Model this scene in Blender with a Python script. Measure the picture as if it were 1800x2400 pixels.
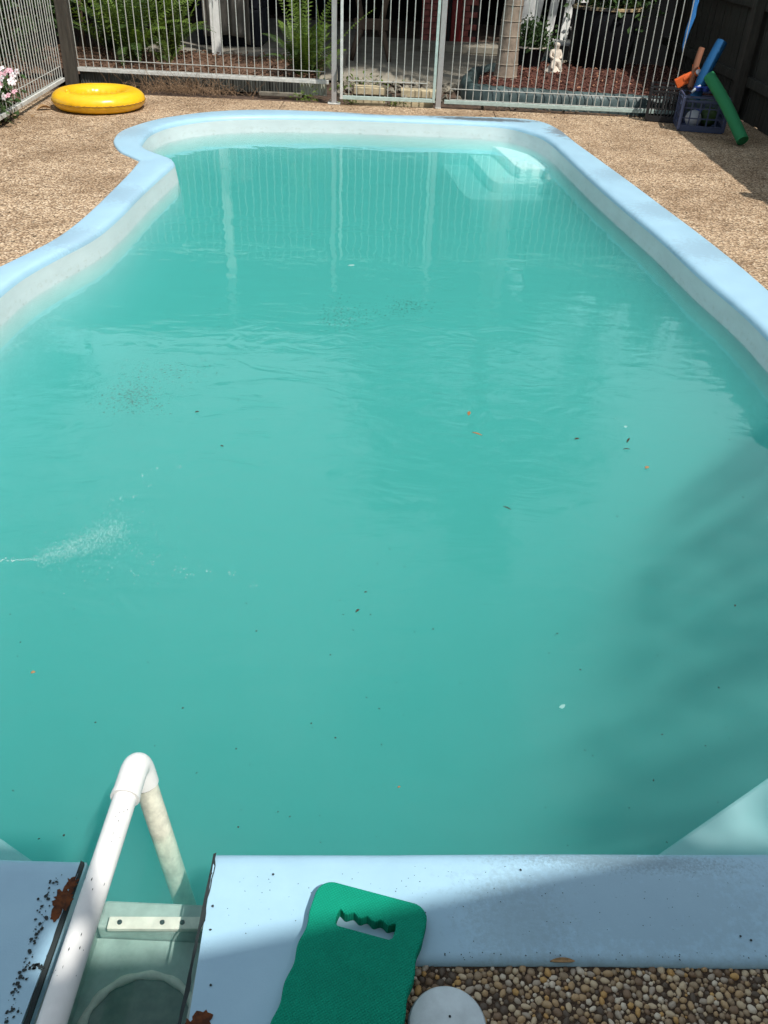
import bpy, bmesh, math, random
from mathutils import Vector, Matrix, noise as mnoise

random.seed(7)
sc = bpy.context.scene
for o in list(bpy.data.objects):
    bpy.data.objects.remove(o)
R = math.radians
PI = math.pi

# ------------------------------------------------------------------ camera
FPX, PITCH, ROLL, CAMH = 1995.0, R(35.0), R(2.6), 1.5
_fw = Vector((0, math.cos(PITCH), -math.sin(PITCH)))
_u0 = Vector((0, math.sin(PITCH), math.cos(PITCH)))
_r0 = Vector((1, 0, 0))
_up = _u0 * math.cos(ROLL) - _r0 * math.sin(ROLL)
_rt = _r0 * math.cos(ROLL) + _u0 * math.sin(ROLL)
EYE = Vector((0, 0, CAMH))
cd = bpy.data.cameras.new('camera')
cam = bpy.data.objects.new('camera', cd)
sc.collection.objects.link(cam)
M = Matrix((_rt, _up, -_fw)).transposed().to_4x4()
M.translation = EYE
cam.matrix_world = M
cd.sensor_fit = 'VERTICAL'
cd.sensor_height = 24.0
cd.lens = 24.0 * FPX / 2400.0
cd.clip_start = 0.05
cd.clip_end = 400
sc.camera = cam

# ------------------------------------------------------------------ sky, sun, exposure
SUN_AZ, SUN_EL = R(42), R(58)          # measured from straight behind the viewer towards the right
SUN = Vector((math.sin(SUN_AZ) * math.cos(SUN_EL), -math.cos(SUN_AZ) * math.cos(SUN_EL), math.sin(SUN_EL)))
w = bpy.data.worlds.new('World')
sc.world = w
w.use_nodes = True
nt = w.node_tree
bg = nt.nodes['Background']
sky = nt.nodes.new('ShaderNodeTexSky')
sky.sky_type = 'NISHITA'
sky.sun_disc = False
sky.sun_elevation = SUN_EL
sky.sun_rotation = math.atan2(SUN.x, SUN.y)
sky.air_density = 1.0
sky.dust_density = 2.0
# broken white cloud over the blue
wtc = nt.nodes.new('ShaderNodeTexCoord')
wn = nt.nodes.new('ShaderNodeTexNoise')
wn.inputs['Scale'].default_value = 2.0
wn.inputs['Detail'].default_value = 7.0
wn.inputs['Roughness'].default_value = 0.58
nt.links.new(wtc.outputs['Generated'], wn.inputs[0])
wr = nt.nodes.new('ShaderNodeMapRange')
wr.inputs['From Min'].default_value = 0.43
wr.inputs['From Max'].default_value = 0.60
nt.links.new(wn.outputs[0], wr.inputs[0])
wm = nt.nodes.new('ShaderNodeMix')
wm.data_type = 'RGBA'
nt.links.new(wr.outputs[0], wm.inputs['Factor'])
nt.links.new(sky.outputs[0], wm.inputs['A'])
wm.inputs['B'].default_value = (11.6, 13.6, 14.8, 1)
nt.links.new(wm.outputs['Result'], bg.inputs[0])
bg.inputs[1].default_value = 0.09
sl = bpy.data.lights.new('sun', 'SUN')
sl.energy = 4.9
sl.angle = R(0.53)
sl.color = (1.0, 0.955, 0.89)
so = bpy.data.objects.new('sun', sl)
sc.collection.objects.link(so)
so.rotation_euler = (-SUN).to_track_quat('-Z', 'Y').to_euler()
so.location = (3, -4, 9)
sc.view_settings.view_transform = 'Standard'
sc.view_settings.look = 'None'
sc.view_settings.exposure = -0.04
sc.view_settings.gamma = 1.0
sc.view_settings.use_curve_mapping = False
sc.render.engine = 'CYCLES'
sc.cycles.max_bounces = 10
sc.cycles.diffuse_bounces = 3
sc.cycles.glossy_bounces = 3
sc.cycles.transmission_bounces = 4
sc.cycles.volume_bounces = 4
sc.cycles.transparent_max_bounces = 8
sc.cycles.use_denoising = True
sc.cycles.use_adaptive_sampling = True
sc.cycles.adaptive_threshold = 0.03
sc.cycles.sample_clamp_indirect = 4.0


def ray(px, py):
    return _fw + _rt * ((px - 900) / FPX) + _up * (-(py - 1200) / FPX)


def G(px, py, z=0.0):
    d = ray(px, py)
    return EYE + d * ((z - CAMH) / d.z)


def GY(px, py, y):
    d = ray(px, py)
    return EYE + d * (y / d.y)


# ------------------------------------------------------------------ materials
MATS = {}


def srgb(r, g, b):
    f = lambda c: c / 12.92 if c <= 0.04045 else ((c + 0.055) / 1.055) ** 2.4
    return (f(r / 255), f(g / 255), f(b / 255), 1)


def mat(name, col, rough=0.6, spec=0.4, var=0.0, scale=8.0, bump=0.0, bscale=60.0, col2=None, detail=4.0, lo=0.35, hi=0.65, metal=0.0, coord='Object', stretch=(1, 1, 1), transl=0.0):
    m = bpy.data.materials.new(name)
    m.use_nodes = True
    t = m.node_tree
    b = t.nodes['Principled BSDF']
    col = tuple(col[:3]) + (1,)
    b.inputs['Base Color'].default_value = col
    b.inputs['Roughness'].default_value = rough
    b.inputs['Specular IOR Level'].default_value = spec
    b.inputs['Metallic'].default_value = metal
    tc = t.nodes.new('ShaderNodeTexCoord')
    mp = t.nodes.new('ShaderNodeMapping')
    mp.inputs['Scale'].default_value = stretch
    t.links.new(tc.outputs[coord], mp.inputs[0])
    if var > 0 or col2:
        n = t.nodes.new('ShaderNodeTexNoise')
        n.inputs['Scale'].default_value = scale
        n.inputs['Detail'].default_value = detail
        n.inputs['Roughness'].default_value = 0.65
        t.links.new(mp.outputs[0], n.inputs[0])
        cr = t.nodes.new('ShaderNodeValToRGB')
        cr.color_ramp.elements[0].position = lo
        cr.color_ramp.elements[1].position = hi
        if col2:
            cr.color_ramp.elements[0].color = col
            cr.color_ramp.elements[1].color = tuple(col2[:3]) + (1,)
        else:
            cr.color_ramp.elements[0].color = tuple(c * (1 - var) for c in col[:3]) + (1,)
            cr.color_ramp.elements[1].color = tuple(min(1, c * (1 + var)) for c in col[:3]) + (1,)
        t.links.new(n.outputs[0], cr.inputs[0])
        t.links.new(cr.outputs[0], b.inputs['Base Color'])
    if bump > 0:
        n2 = t.nodes.new('ShaderNodeTexNoise')
        n2.inputs['Scale'].default_value = bscale
        n2.inputs['Detail'].default_value = 4
        t.links.new(mp.outputs[0], n2.inputs[0])
        bp = t.nodes.new('ShaderNodeBump')
        bp.inputs['Strength'].default_value = bump
        bp.inputs['Distance'].default_value = 0.01
        t.links.new(n2.outputs[0], bp.inputs['Height'])
        t.links.new(bp.outputs[0], b.inputs['Normal'])
    if transl > 0:
        tr = t.nodes.new('ShaderNodeBsdfTranslucent')
        tr.inputs['Color'].default_value = (col[0] * 1.2, col[1] * 1.3, col[2] * 0.6, 1)
        mx = t.nodes.new('ShaderNodeMixShader')
        mx.inputs[0].default_value = transl
        out = t.nodes['Material Output']
        t.links.new(b.outputs[0], mx.inputs[1])
        t.links.new(tr.outputs[0], mx.inputs[2])
        t.links.new(mx.outputs[0], out.inputs[0])
    MATS[name] = m
    return m


def N(t, typ, **kw):
    n = t.nodes.new(typ)
    for k, v in kw.items():
        if k in n.inputs:
            n.inputs[k].default_value = v
        else:
            setattr(n, k, v)
    return n


def coping_material():
    m = mat('coping_gelcoat', (0.43, 0.60, 0.74), rough=0.38, spec=0.45)
    t = m.node_tree
    b = t.nodes['Principled BSDF']
    tc = N(t, 'ShaderNodeTexCoord')
    n1 = N(t, 'ShaderNodeTexNoise', Scale=7.0, Detail=6.0, Roughness=0.7)
    t.links.new(tc.outputs['Object'], n1.inputs[0])
    r1 = N(t, 'ShaderNodeValToRGB')
    r1.color_ramp.elements[0].position = 0.3
    r1.color_ramp.elements[0].color = (0.315, 0.505, 0.635, 1)
    r1.color_ramp.elements[1].position = 0.7
    r1.color_ramp.elements[1].color = (0.355, 0.56, 0.685, 1)
    t.links.new(n1.outputs[0], r1.inputs[0])
    base = r1.outputs[0]

    def stain(base, centre, radius, scale, thr, colour, amount, squash=(1, 1, 1)):
        sub = N(t, 'ShaderNodeVectorMath', operation='SUBTRACT')
        sub.inputs[1].default_value = (centre[0], centre[1] - 4.5, centre[2])
        t.links.new(tc.outputs['Object'], sub.inputs[0])
        mul = N(t, 'ShaderNodeVectorMath', operation='MULTIPLY')
        mul.inputs[1].default_value = squash
        t.links.new(sub.outputs[0], mul.inputs[0])
        ln = N(t, 'ShaderNodeVectorMath', operation='LENGTH')
        t.links.new(mul.outputs[0], ln.inputs[0])
        fall = N(t, 'ShaderNodeMapRange')
        fall.inputs['From Min'].default_value = radius
        fall.inputs['From Max'].default_value = 0.0
        t.links.new(ln.outputs['Value'], fall.inputs[0])
        nz = N(t, 'ShaderNodeTexNoise', Scale=scale, Detail=8.0, Roughness=0.75)
        t.links.new(tc.outputs['Object'], nz.inputs[0])
        add = N(t, 'ShaderNodeMath', operation='MULTIPLY_ADD')
        t.links.new(fall.outputs[0], add.inputs[0])
        add.inputs[1].default_value = 0.6
        t.links.new(nz.outputs[0], add.inputs[2])
        th = N(t, 'ShaderNodeMapRange')
        th.inputs['From Min'].default_value = thr
        th.inputs['From Max'].default_value = thr + 0.18
        th.inputs['To Max'].default_value = amount
        t.links.new(add.outputs[0], th.inputs[0])
        # nothing beyond the radius
        lim = N(t, 'ShaderNodeMath', operation='MULTIPLY')
        g = N(t, 'ShaderNodeMapRange')
        g.inputs['From Min'].default_value = 0.0
        g.inputs['From Max'].default_value = 0.25
        t.links.new(fall.outputs[0], g.inputs[0])
        t.links.new(th.outputs[0], lim.inputs[0])
        t.links.new(g.outputs[0], lim.inputs[1])
        mx = N(t, 'ShaderNodeMix', data_type='RGBA')
        t.links.new(lim.outputs[0], mx.inputs['Factor'])
        t.links.new(base, mx.inputs['A'])
        mx.inputs['B'].default_value = colour
        return mx.outputs['Result']

    # weathering along the far rim and the far corner
    base = stain(base, (0.75, 8.50, 0), 0.75, 14, 0.66, (0.10, 0.115, 0.13, 1), 0.9, (1, 6.0, 1))
    base = stain(base, (1.45, 8.1, 0), 0.55, 16, 0.74, (0.14, 0.15, 0.165, 1), 0.75, (1.8, 1.0, 1))
    base = stain(base, (-0.3, 8.50, 0), 0.9, 22, 0.84, (0.2, 0.23, 0.26, 1), 0.7, (1, 8.0, 1))
    # faint scuffs all along the coping
    for cx_, cy_ in ((-1.75, 4.6), (-1.72, 5.5), (1.62, 6.6), (1.78, 4.9), (-2.15, 7.3), (1.7, 5.7)):
        base = stain(base, (cx_, cy_, 0), 0.5, 34, 0.80, (0.24, 0.36, 0.45, 1), 0.5)
    # dirt film on the near coping
    base = stain(base, (0.5, 0.9, 0), 0.55, 60, 0.72, (0.225, 0.33, 0.40, 1), 0.35, (1, 2.6, 1))
    base = stain(base, (0.5, 0.99, 0), 0.6, 170, 0.84, (0.13, 0.18, 0.21, 1), 0.5, (1, 9, 1))
    base = stain(base, (0.28, 0.85, 0), 0.22, 90, 0.80, (0.22, 0.32, 0.37, 1), 0.35)
    t.links.new(base, b.inputs['Base Color'])
    # fine dark specks everywhere
    n2 = N(t, 'ShaderNodeTexNoise', Scale=320.0, Detail=2.0)
    t.links.new(tc.outputs['Object'], n2.inputs[0])
    bp = N(t, 'ShaderNodeBump', Strength=0.06, Distance=0.004)
    t.links.new(n2.outputs[0], bp.inputs['Height'])
    t.links.new(bp.outputs[0], b.inputs['Normal'])
    rn = N(t, 'ShaderNodeMapRange')
    rn.inputs['To Min'].default_value = 0.3
    rn.inputs['To Max'].default_value = 0.55
    t.links.new(n1.outputs[0], rn.inputs[0])
    t.links.new(rn.outputs[0], b.inputs['Roughness'])
    return m


def deck_material():
    m = mat('exposed_aggregate', (0.4, 0.28, 0.18), rough=0.85, spec=0.25)
    t = m.node_tree
    b = t.nodes['Principled BSDF']
    tc = N(t, 'ShaderNodeTexCoord')
    v = N(t, 'ShaderNodeTexVoronoi', Scale=78.0, Randomness=1.0)
    t.links.new(tc.outputs['Object'], v.inputs['Vector'])
    # stones: each cell its own tone
    sep = N(t, 'ShaderNodeSeparateColor')
    t.links.new(v.outputs['Color'], sep.inputs[0])
    cr = N(t, 'ShaderNodeValToRGB')
    e = cr.color_ramp.elements
    e[0].position = 0.0
    e[0].color = (0.26, 0.16, 0.09, 1)
    e[1].position = 1.0
    e[1].color = (0.78, 0.64, 0.47, 1)
    for p, c in ((0.2, (0.43, 0.30, 0.185, 1)), (0.5, (0.58, 0.425, 0.275, 1)), (0.8, (0.67, 0.505, 0.34, 1))):
        k = cr.color_ramp.elements.new(p)
        k.color = c
    t.links.new(sep.outputs[0], cr.inputs[0])
    # mortar between stones
    mr = N(t, 'ShaderNodeMapRange')
    mr.inputs['From Min'].default_value = 0.0058
    mr.inputs['From Max'].default_value = 0.0092
    t.links.new(v.outputs['Distance'], mr.inputs[0])
    vs = N(t, 'ShaderNodeMath', operation='MULTIPLY')
    mr.inputs['From Min'].default_value = 0.42
    mr.inputs['From Max'].default_value = 0.72
    mx = N(t, 'ShaderNodeMix', data_type='RGBA')
    t.links.new(mr.outputs[0], mx.inputs['Factor'])
    t.links.new(cr.outputs[0], mx.inputs['A'])
    mx.inputs['B'].default_value = (0.17, 0.115, 0.07, 1)
    # broad dirt
    n = N(t, 'ShaderNodeTexNoise', Scale=1.4, Detail=7.0, Roughness=0.7)
    t.links.new(tc.outputs['Object'], n.inputs[0])
    r2 = N(t, 'ShaderNodeValToRGB')
    r2.color_ramp.elements[0].position = 0.33
    r2.color_ramp.elements[0].color = (0.56, 0.51, 0.46, 1)
    r2.color_ramp.elements[1].position = 0.56
    r2.color_ramp.elements[1].color = (1.0, 1.0, 1.0, 1)
    t.links.new(n.outputs[0], r2.inputs[0])
    mm = N(t, 'ShaderNodeMix', data_type='RGBA', blend_type='MULTIPLY')
    mm.inputs['Factor'].default_value = 1.0
    t.links.new(mx.outputs['Result'], mm.inputs['A'])
    t.links.new(r2.outputs[0], mm.inputs['B'])
    # dark pits in clusters
    n3 = N(t, 'ShaderNodeTexNoise', Scale=30.0, Detail=4.0, Roughness=0.6)
    t.links.new(tc.outputs['Object'], n3.inputs[0])
    r3 = N(t, 'ShaderNodeMapRange')
    r3.inputs['From Min'].default_value = 0.46
    r3.inputs['From Max'].default_value = 0.36
    r3.inputs['To Max'].default_value = 0.55
    t.links.new(n3.outputs[0], r3.inputs[0])
    mp = N(t, 'ShaderNodeMix', data_type='RGBA')
    t.links.new(r3.outputs[0], mp.inputs['Factor'])
    t.links.new(mm.outputs['Result'], mp.inputs['A'])
    mp.inputs['B'].default_value = (0.13, 0.085, 0.052, 1)
    t.links.new(mp.outputs['Result'], b.inputs['Base Color'])
    bp = N(t, 'ShaderNodeBump', Strength=0.9, Distance=0.006)
    bp.invert = True
    t.links.new(v.outputs['Distance'], bp.inputs['Height'])
    t.links.new(bp.outputs[0], b.inputs['Normal'])
    return m


def water_material():
    m = bpy.data.materials.new('pool_water')
    m.use_nodes = True
    t = m.node_tree
    for n in list(t.nodes):
        t.nodes.remove(n)
    out = N(t, 'ShaderNodeOutputMaterial')
    tc = N(t, 'ShaderNodeTexCoord')
    # gentle long ripples
    mp = N(t, 'ShaderNodeMapping')
    mp.inputs['Scale'].default_value = (0.8, 1.5, 1)
    t.links.new(tc.outputs['Object'], mp.inputs[0])
    n1 = N(t, 'ShaderNodeTexNoise', Scale=3.4, Detail=2.0, Roughness=0.45, Distortion=0.3)
    t.links.new(mp.outputs[0], n1.inputs[0])
    n2 = N(t, 'ShaderNodeTexNoise', Scale=5.5, Detail=4.0, Roughness=0.5, Distortion=1.2)
    t.links.new(mp.outputs[0], n2.inputs[0])

    def blob(c, r, squash=(1, 1, 1)):
        sub = N(t, 'ShaderNodeVectorMath', operation='SUBTRACT')
        sub.inputs[1].default_value = c
        t.links.new(tc.outputs['Object'], sub.inputs[0])
        mu = N(t, 'ShaderNodeVectorMath', operation='MULTIPLY')
        mu.inputs[1].default_value = squash
        t.links.new(sub.outputs[0], mu.inputs[0])
        ln = N(t, 'ShaderNodeVectorMath', operation='LENGTH')
        t.links.new(mu.outputs[0], ln.inputs[0])
        f = N(t, 'ShaderNodeMapRange')
        f.interpolation_type = 'SMOOTHSTEP'
        f.inputs['From Min'].default_value = r
        f.inputs['From Max'].default_value = 0.0
        t.links.new(ln.outputs['Value'], f.inputs[0])
        return f.outputs[0]

    # the return jet stirs the middle of the pool
    b1 = blob((0.15, 3.2, 0), 1.9, (1, 0.9, 1))
    b2 = blob((-1.0, 2.35, 0), 1.3)
    ad = N(t, 'ShaderNodeMath', operation='ADD')
    t.links.new(b1, ad.inputs[0])
    t.links.new(b2, ad.inputs[1])
    amp = N(t, 'ShaderNodeMath', operation='MULTIPLY_ADD')
    t.links.new(ad.outputs[0], amp.inputs[0])
    amp.inputs[1].default_value = 2.4
    amp.inputs[2].default_value = 0.13
    h2 = N(t, 'ShaderNodeMath', operation='MULTIPLY')
    t.links.new(n2.outputs[0], h2.inputs[0])
    t.links.new(amp.outputs[0], h2.inputs[1])
    h = N(t, 'ShaderNodeMath', operation='MULTIPLY_ADD')
    t.links.new(n1.outputs[0], h.inputs[0])
    h.inputs[1].default_value = 1.4
    t.links.new(h2.outputs[0], h.inputs[2])
    bp = N(t, 'ShaderNodeBump', Strength=1.0, Distance=0.0022)
    t.links.new(h.outputs[0], bp.inputs['Height'])
    fr = N(t, 'ShaderNodeFresnel', IOR=1.33)
    t.links.new(bp.outputs[0], fr.inputs['Normal'])
    gl = N(t, 'ShaderNodeBsdfGlossy', Roughness=0.0)
    t.links.new(bp.outputs[0], gl.inputs['Normal'])
    tr = N(t, 'ShaderNodeBsdfTransparent')
    mx = N(t, 'ShaderNodeMixShader')
    t.links.new(fr.outputs[0], mx.inputs[0])
    t.links.new(tr.outputs[0], mx.inputs[1])
    t.links.new(gl.outputs[0], mx.inputs[2])
    t.links.new(mx.outputs[0], out.inputs['Surface'])
    # cloudy green water
    vs = N(t, 'ShaderNodeVolumeScatter', Density=WATER_SCAT, Anisotropy=0.0)
    vs.inputs['Color'].default_value = (0.345, 1.0, 0.95, 1)
    va = N(t, 'ShaderNodeVolumeAbsorption', Density=WATER_ABS)
    va.inputs['Color'].default_value = (0.0, 0.785, 0.745, 1)
    asd = N(t, 'ShaderNodeAddShader')
    t.links.new(vs.outputs[0], asd.inputs[0])
    t.links.new(va.outputs[0], asd.inputs[1])
    t.links.new(asd.outputs[0], out.inputs['Volume'])
    return m


WATER_SCAT, WATER_ABS = 1.5, 1.80

coping_material()
deck_material()
water_material()
MATS['pool_water'] = bpy.data.materials['pool_water']
mat('wall_gelcoat', (0.55, 0.61, 0.62), rough=0.45, var=0.05, scale=4, stretch=(1, 1, 3))


def scum_line(m):
    t = m.node_tree
    b = t.nodes['Principled BSDF']
    src = b.inputs['Base Color'].links[0].from_socket
    tc = N(t, 'ShaderNodeTexCoord')
    sp = N(t, 'ShaderNodeSeparateXYZ')
    t.links.new(tc.outputs['Object'], sp.inputs[0])
    n = N(t, 'ShaderNodeTexNoise', Scale=28.0, Detail=6.0, Roughness=0.75)
    t.links.new(tc.outputs['Object'], n.inputs[0])
    base = src
    for z0, half, thr, col, amt in ((-0.134, 0.007, 0.54, (0.14, 0.17, 0.14, 1), 0.5), (-0.105, 0.022, 0.52, (0.40, 0.43, 0.38, 1), 0.5), (-0.075, 0.0022, 0.57, (0.22, 0.22, 0.18, 1), 0.5)):
        d = N(t, 'ShaderNodeMath', operation='SUBTRACT')
        t.links.new(sp.outputs[2], d.inputs[0])
        d.inputs[1].default_value = z0
        a = N(t, 'ShaderNodeMath', operation='ABSOLUTE')
        t.links.new(d.outputs[0], a.inputs[0])
        f = N(t, 'ShaderNodeMapRange')
        f.inputs['From Min'].default_value = half
        f.inputs['From Max'].default_value = 0.0
        t.links.new(a.outputs[0], f.inputs[0])
        g = N(t, 'ShaderNodeMapRange')
        g.inputs['From Min'].default_value = thr
        g.inputs['From Max'].default_value = thr + 0.1
        g.inputs['To Max'].default_value = amt
        t.links.new(n.outputs[0], g.inputs[0])
        mu = N(t, 'ShaderNodeMath', operation='MULTIPLY')
        t.links.new(f.outputs[0], mu.inputs[0])
        t.links.new(g.outputs[0], mu.inputs[1])
        mx = N(t, 'ShaderNodeMix', data_type='RGBA')
        t.links.new(mu.outputs[0], mx.inputs['Factor'])
        t.links.new(base, mx.inputs['A'])
        mx.inputs['B'].default_value = col
        base = mx.outputs['Result']
    t.links.new(base, b.inputs['Base Color'])


scum_line(MATS['wall_gelcoat'])
mat('hull_gelcoat', (0.52, 0.66, 0.70), rough=0.5, var=0.06, scale=3)
mat('step_gelcoat', (0.80, 0.88, 0.90), rough=0.45)
mat('grime', (0.04, 0.05, 0.052), rough=0.9, spec=0.1)
mat('rust', (0.15, 0.052, 0.022), rough=0.9, spec=0.1, col2=(0.07, 0.03, 0.018), scale=60, lo=0.4, hi=0.6)
mat('pvc', (0.76, 0.75, 0.73), rough=0.4, spec=0.35, var=0.05, scale=14, detail=8, bump=0.03, bscale=200)
mat('pvc_wet', (0.66, 0.64, 0.53), rough=0.45, spec=0.35, var=0.22, scale=34, detail=8)
mat('skimmer_plastic', (0.36, 0.44, 0.40), rough=0.5, var=0.18, scale=18)
mat('skimmer_bar', (0.72, 0.70, 0.60), rough=0.6, var=0.12, scale=40)
mat('basket', (0.15, 0.18, 0.15), rough=0.6, var=0.2, scale=40)
mat('lid_plastic', (0.56, 0.64, 0.66), rough=0.5, var=0.10, scale=25, bump=0.05, bscale=300)
mat('yellow_vinyl', (0.83, 0.47, 0.012), rough=0.3, spec=0.5, var=0.06, scale=6, bump=0.12, bscale=18)
mat('yellow_seam', (0.22, 0.11, 0.015), rough=0.5)
mat('galvanised', (0.42, 0.43, 0.40), rough=0.5, var=0.15, scale=40)
mat('rail_white', (0.55, 0.56, 0.53), rough=0.55, var=0.15, scale=25)
mat('aqua_paint', (0.40, 0.50, 0.46), rough=0.55, var=0.12, scale=30)
mat('post_grey', (0.33, 0.32, 0.31), rough=0.5, var=0.05, scale=20)
mat('timber_grey', (0.16, 0.145, 0.115), rough=0.9, var=0.3, scale=20)
mat('timber_dark', (0.048, 0.042, 0.033), rough=0.9, var=0.3, scale=10, bump=0.3, bscale=40, stretch=(3, 3, 0.4))
mat('timber_fence', (0.042, 0.040, 0.032), rough=0.9, var=0.35, scale=9, bump=0.3, bscale=40, stretch=(4, 4, 0.5))
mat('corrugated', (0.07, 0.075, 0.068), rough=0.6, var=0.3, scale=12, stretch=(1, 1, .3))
mat('corrugated_pale', (0.34, 0.36, 0.30), rough=0.6, var=0.2, scale=12, stretch=(1, 1, .3))
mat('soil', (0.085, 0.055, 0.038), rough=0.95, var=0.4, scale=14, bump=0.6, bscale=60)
mat('mulch', (0.085, 0.03, 0.021), rough=0.95, var=0.5, scale=40, bump=0.6, bscale=90)
mat('mulch_brown', (0.13, 0.075, 0.048), rough=0.95, var=0.5, scale=40, bump=0.6, bscale=90)
mat('concrete', (0.27, 0.245, 0.195), rough=0.9, var=0.25, scale=3, bump=0.15, bscale=60, detail=8)
mat('concrete_shaded', (0.22, 0.20, 0.165), rough=0.9, var=0.25, scale=3, bump=0.15, bscale=60, detail=8)  # same concrete, darkened: verandah shade put into the colour
mat('sandstone', (0.50, 0.42, 0.27), rough=0.9, var=0.2, scale=10, bump=0.25, bscale=50)
mat('rock', (0.20, 0.18, 0.14), rough=0.95, var=0.5, scale=14, bump=0.4, bscale=50)
mat('brick_red', (0.33, 0.10, 0.085), rough=0.9, var=0.3, scale=10, bump=0.25, bscale=80)
mat('mortar', (0.06, 0.04, 0.038), rough=0.95)
mat('red_paint', (0.20, 0.014, 0.013), rough=0.5, var=0.1, scale=5)
mat('black_paint', (0.008, 0.008, 0.009), rough=0.6)
mat('white_paint', (0.72, 0.72, 0.69), rough=0.6, var=0.12, scale=9, detail=8)
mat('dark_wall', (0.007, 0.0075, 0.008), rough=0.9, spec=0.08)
mat('roof_metal', (0.20, 0.20, 0.19), rough=0.6, var=0.1, scale=3)
mat('cloth_beige', (0.15, 0.135, 0.115), rough=0.95, var=0.15, scale=6)
mat('navy_fabric', (0.012, 0.014, 0.022), rough=0.9)
mat('trestle_wood', (0.10, 0.065, 0.045), rough=0.8, var=0.3, scale=12, stretch=(1, 1, .3))
mat('palm_bark', (0.27, 0.215, 0.165), rough=0.9, var=0.25, scale=12, bump=0.3, bscale=50, stretch=(1, 1, .6))
mat('palm_ring', (0.30, 0.25, 0.195), rough=0.9)
mat('crownshaft', (0.12, 0.20, 0.06), rough=0.4)
mat('palm_leaf', (0.045, 0.085, 0.02), rough=0.5, var=0.3, scale=3, transl=0.25)
mat('fern_leaf', (0.12, 0.19, 0.028), rough=0.6, var=0.35, scale=6, transl=0.25)
mat('fern_dark', (0.045, 0.085, 0.018), rough=0.6, var=0.35, scale=6, transl=0.2)
mat('tree_leaf', (0.035, 0.07, 0.018), rough=0.55, var=0.4, scale=4, transl=0.2)
mat('bush_leaf', (0.045, 0.09, 0.025), rough=0.5, var=0.35, scale=9, transl=0.15)
mat('stem', (0.10, 0.07, 0.04), rough=0.9)
mat('petal_pink', (0.70, 0.42, 0.50), rough=0.7, transl=0.2)
mat('petal_white', (0.80, 0.74, 0.75), rough=0.7)
mat('petal_eye', (0.45, 0.05, 0.12), rough=0.7)
mat('dry_grass', (0.27, 0.18, 0.11), rough=0.95, var=0.4, scale=20)
mat('dry_leaf', (0.33, 0.20, 0.09), rough=0.8, var=0.35, scale=40)
mat('litter_brown', (0.12, 0.065, 0.038), rough=0.95, var=0.5, scale=20)
mat('leaf_dark', (0.04, 0.035, 0.02), rough=0.8)
mat('leaf_orange', (0.27, 0.135, 0.05), rough=0.7)
mat('liner', (0.055, 0.085, 0.085), rough=0.45, spec=0.5, var=0.35, scale=8, bump=0.5, bscale=14)
mat('pot_black', (0.004, 0.0045, 0.006), rough=0.6, spec=0.15)
mat('pot_rim_sun_patches', (0.45, 0.34, 0.19), rough=0.8, col2=(0.02, 0.02, 0.02), scale=9, lo=0.45, hi=0.55)  # patches of sun on the dark rim put into the colour
mat('statue_stone', (0.62, 0.55, 0.46), rough=0.85, var=0.2, scale=30, bump=0.2, bscale=80)
mat('crate_blue', (0.055, 0.07, 0.13), rough=0.5)
mat('crate_black', (0.014, 0.014, 0.016), rough=0.6)
mat('foam_green', (0.018, 0.19, 0.07), rough=0.8, bump=0.1, bscale=200)
mat('foam_blue', (0.003, 0.075, 0.20), rough=0.8, bump=0.1, bscale=200)
mat('foam_orange', (0.25, 0.105, 0.06), rough=0.8)
mat('toy_orange', (0.72, 0.13, 0.03), rough=0.35)
mat('tarp_blue', (0.04, 0.20, 0.52), rough=0.45)
mat('toy_blue', (0.02, 0.05, 0.26), rough=0.4)
mat('toy_pale', (0.50, 0.52, 0.56), rough=0.5)
mat('blocker_render', (0.45, 0.42, 0.36), rough=0.9, var=0.1)
mat('bubble', (0.55, 0.66, 0.66), rough=0.15, spec=0.6)
mat('scum', (0.20, 0.40, 0.37), rough=0.7)
mat('algae', (0.02, 0.05, 0.035), rough=0.9)
mat('speck', (0.03, 0.04, 0.03), rough=0.9)


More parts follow.
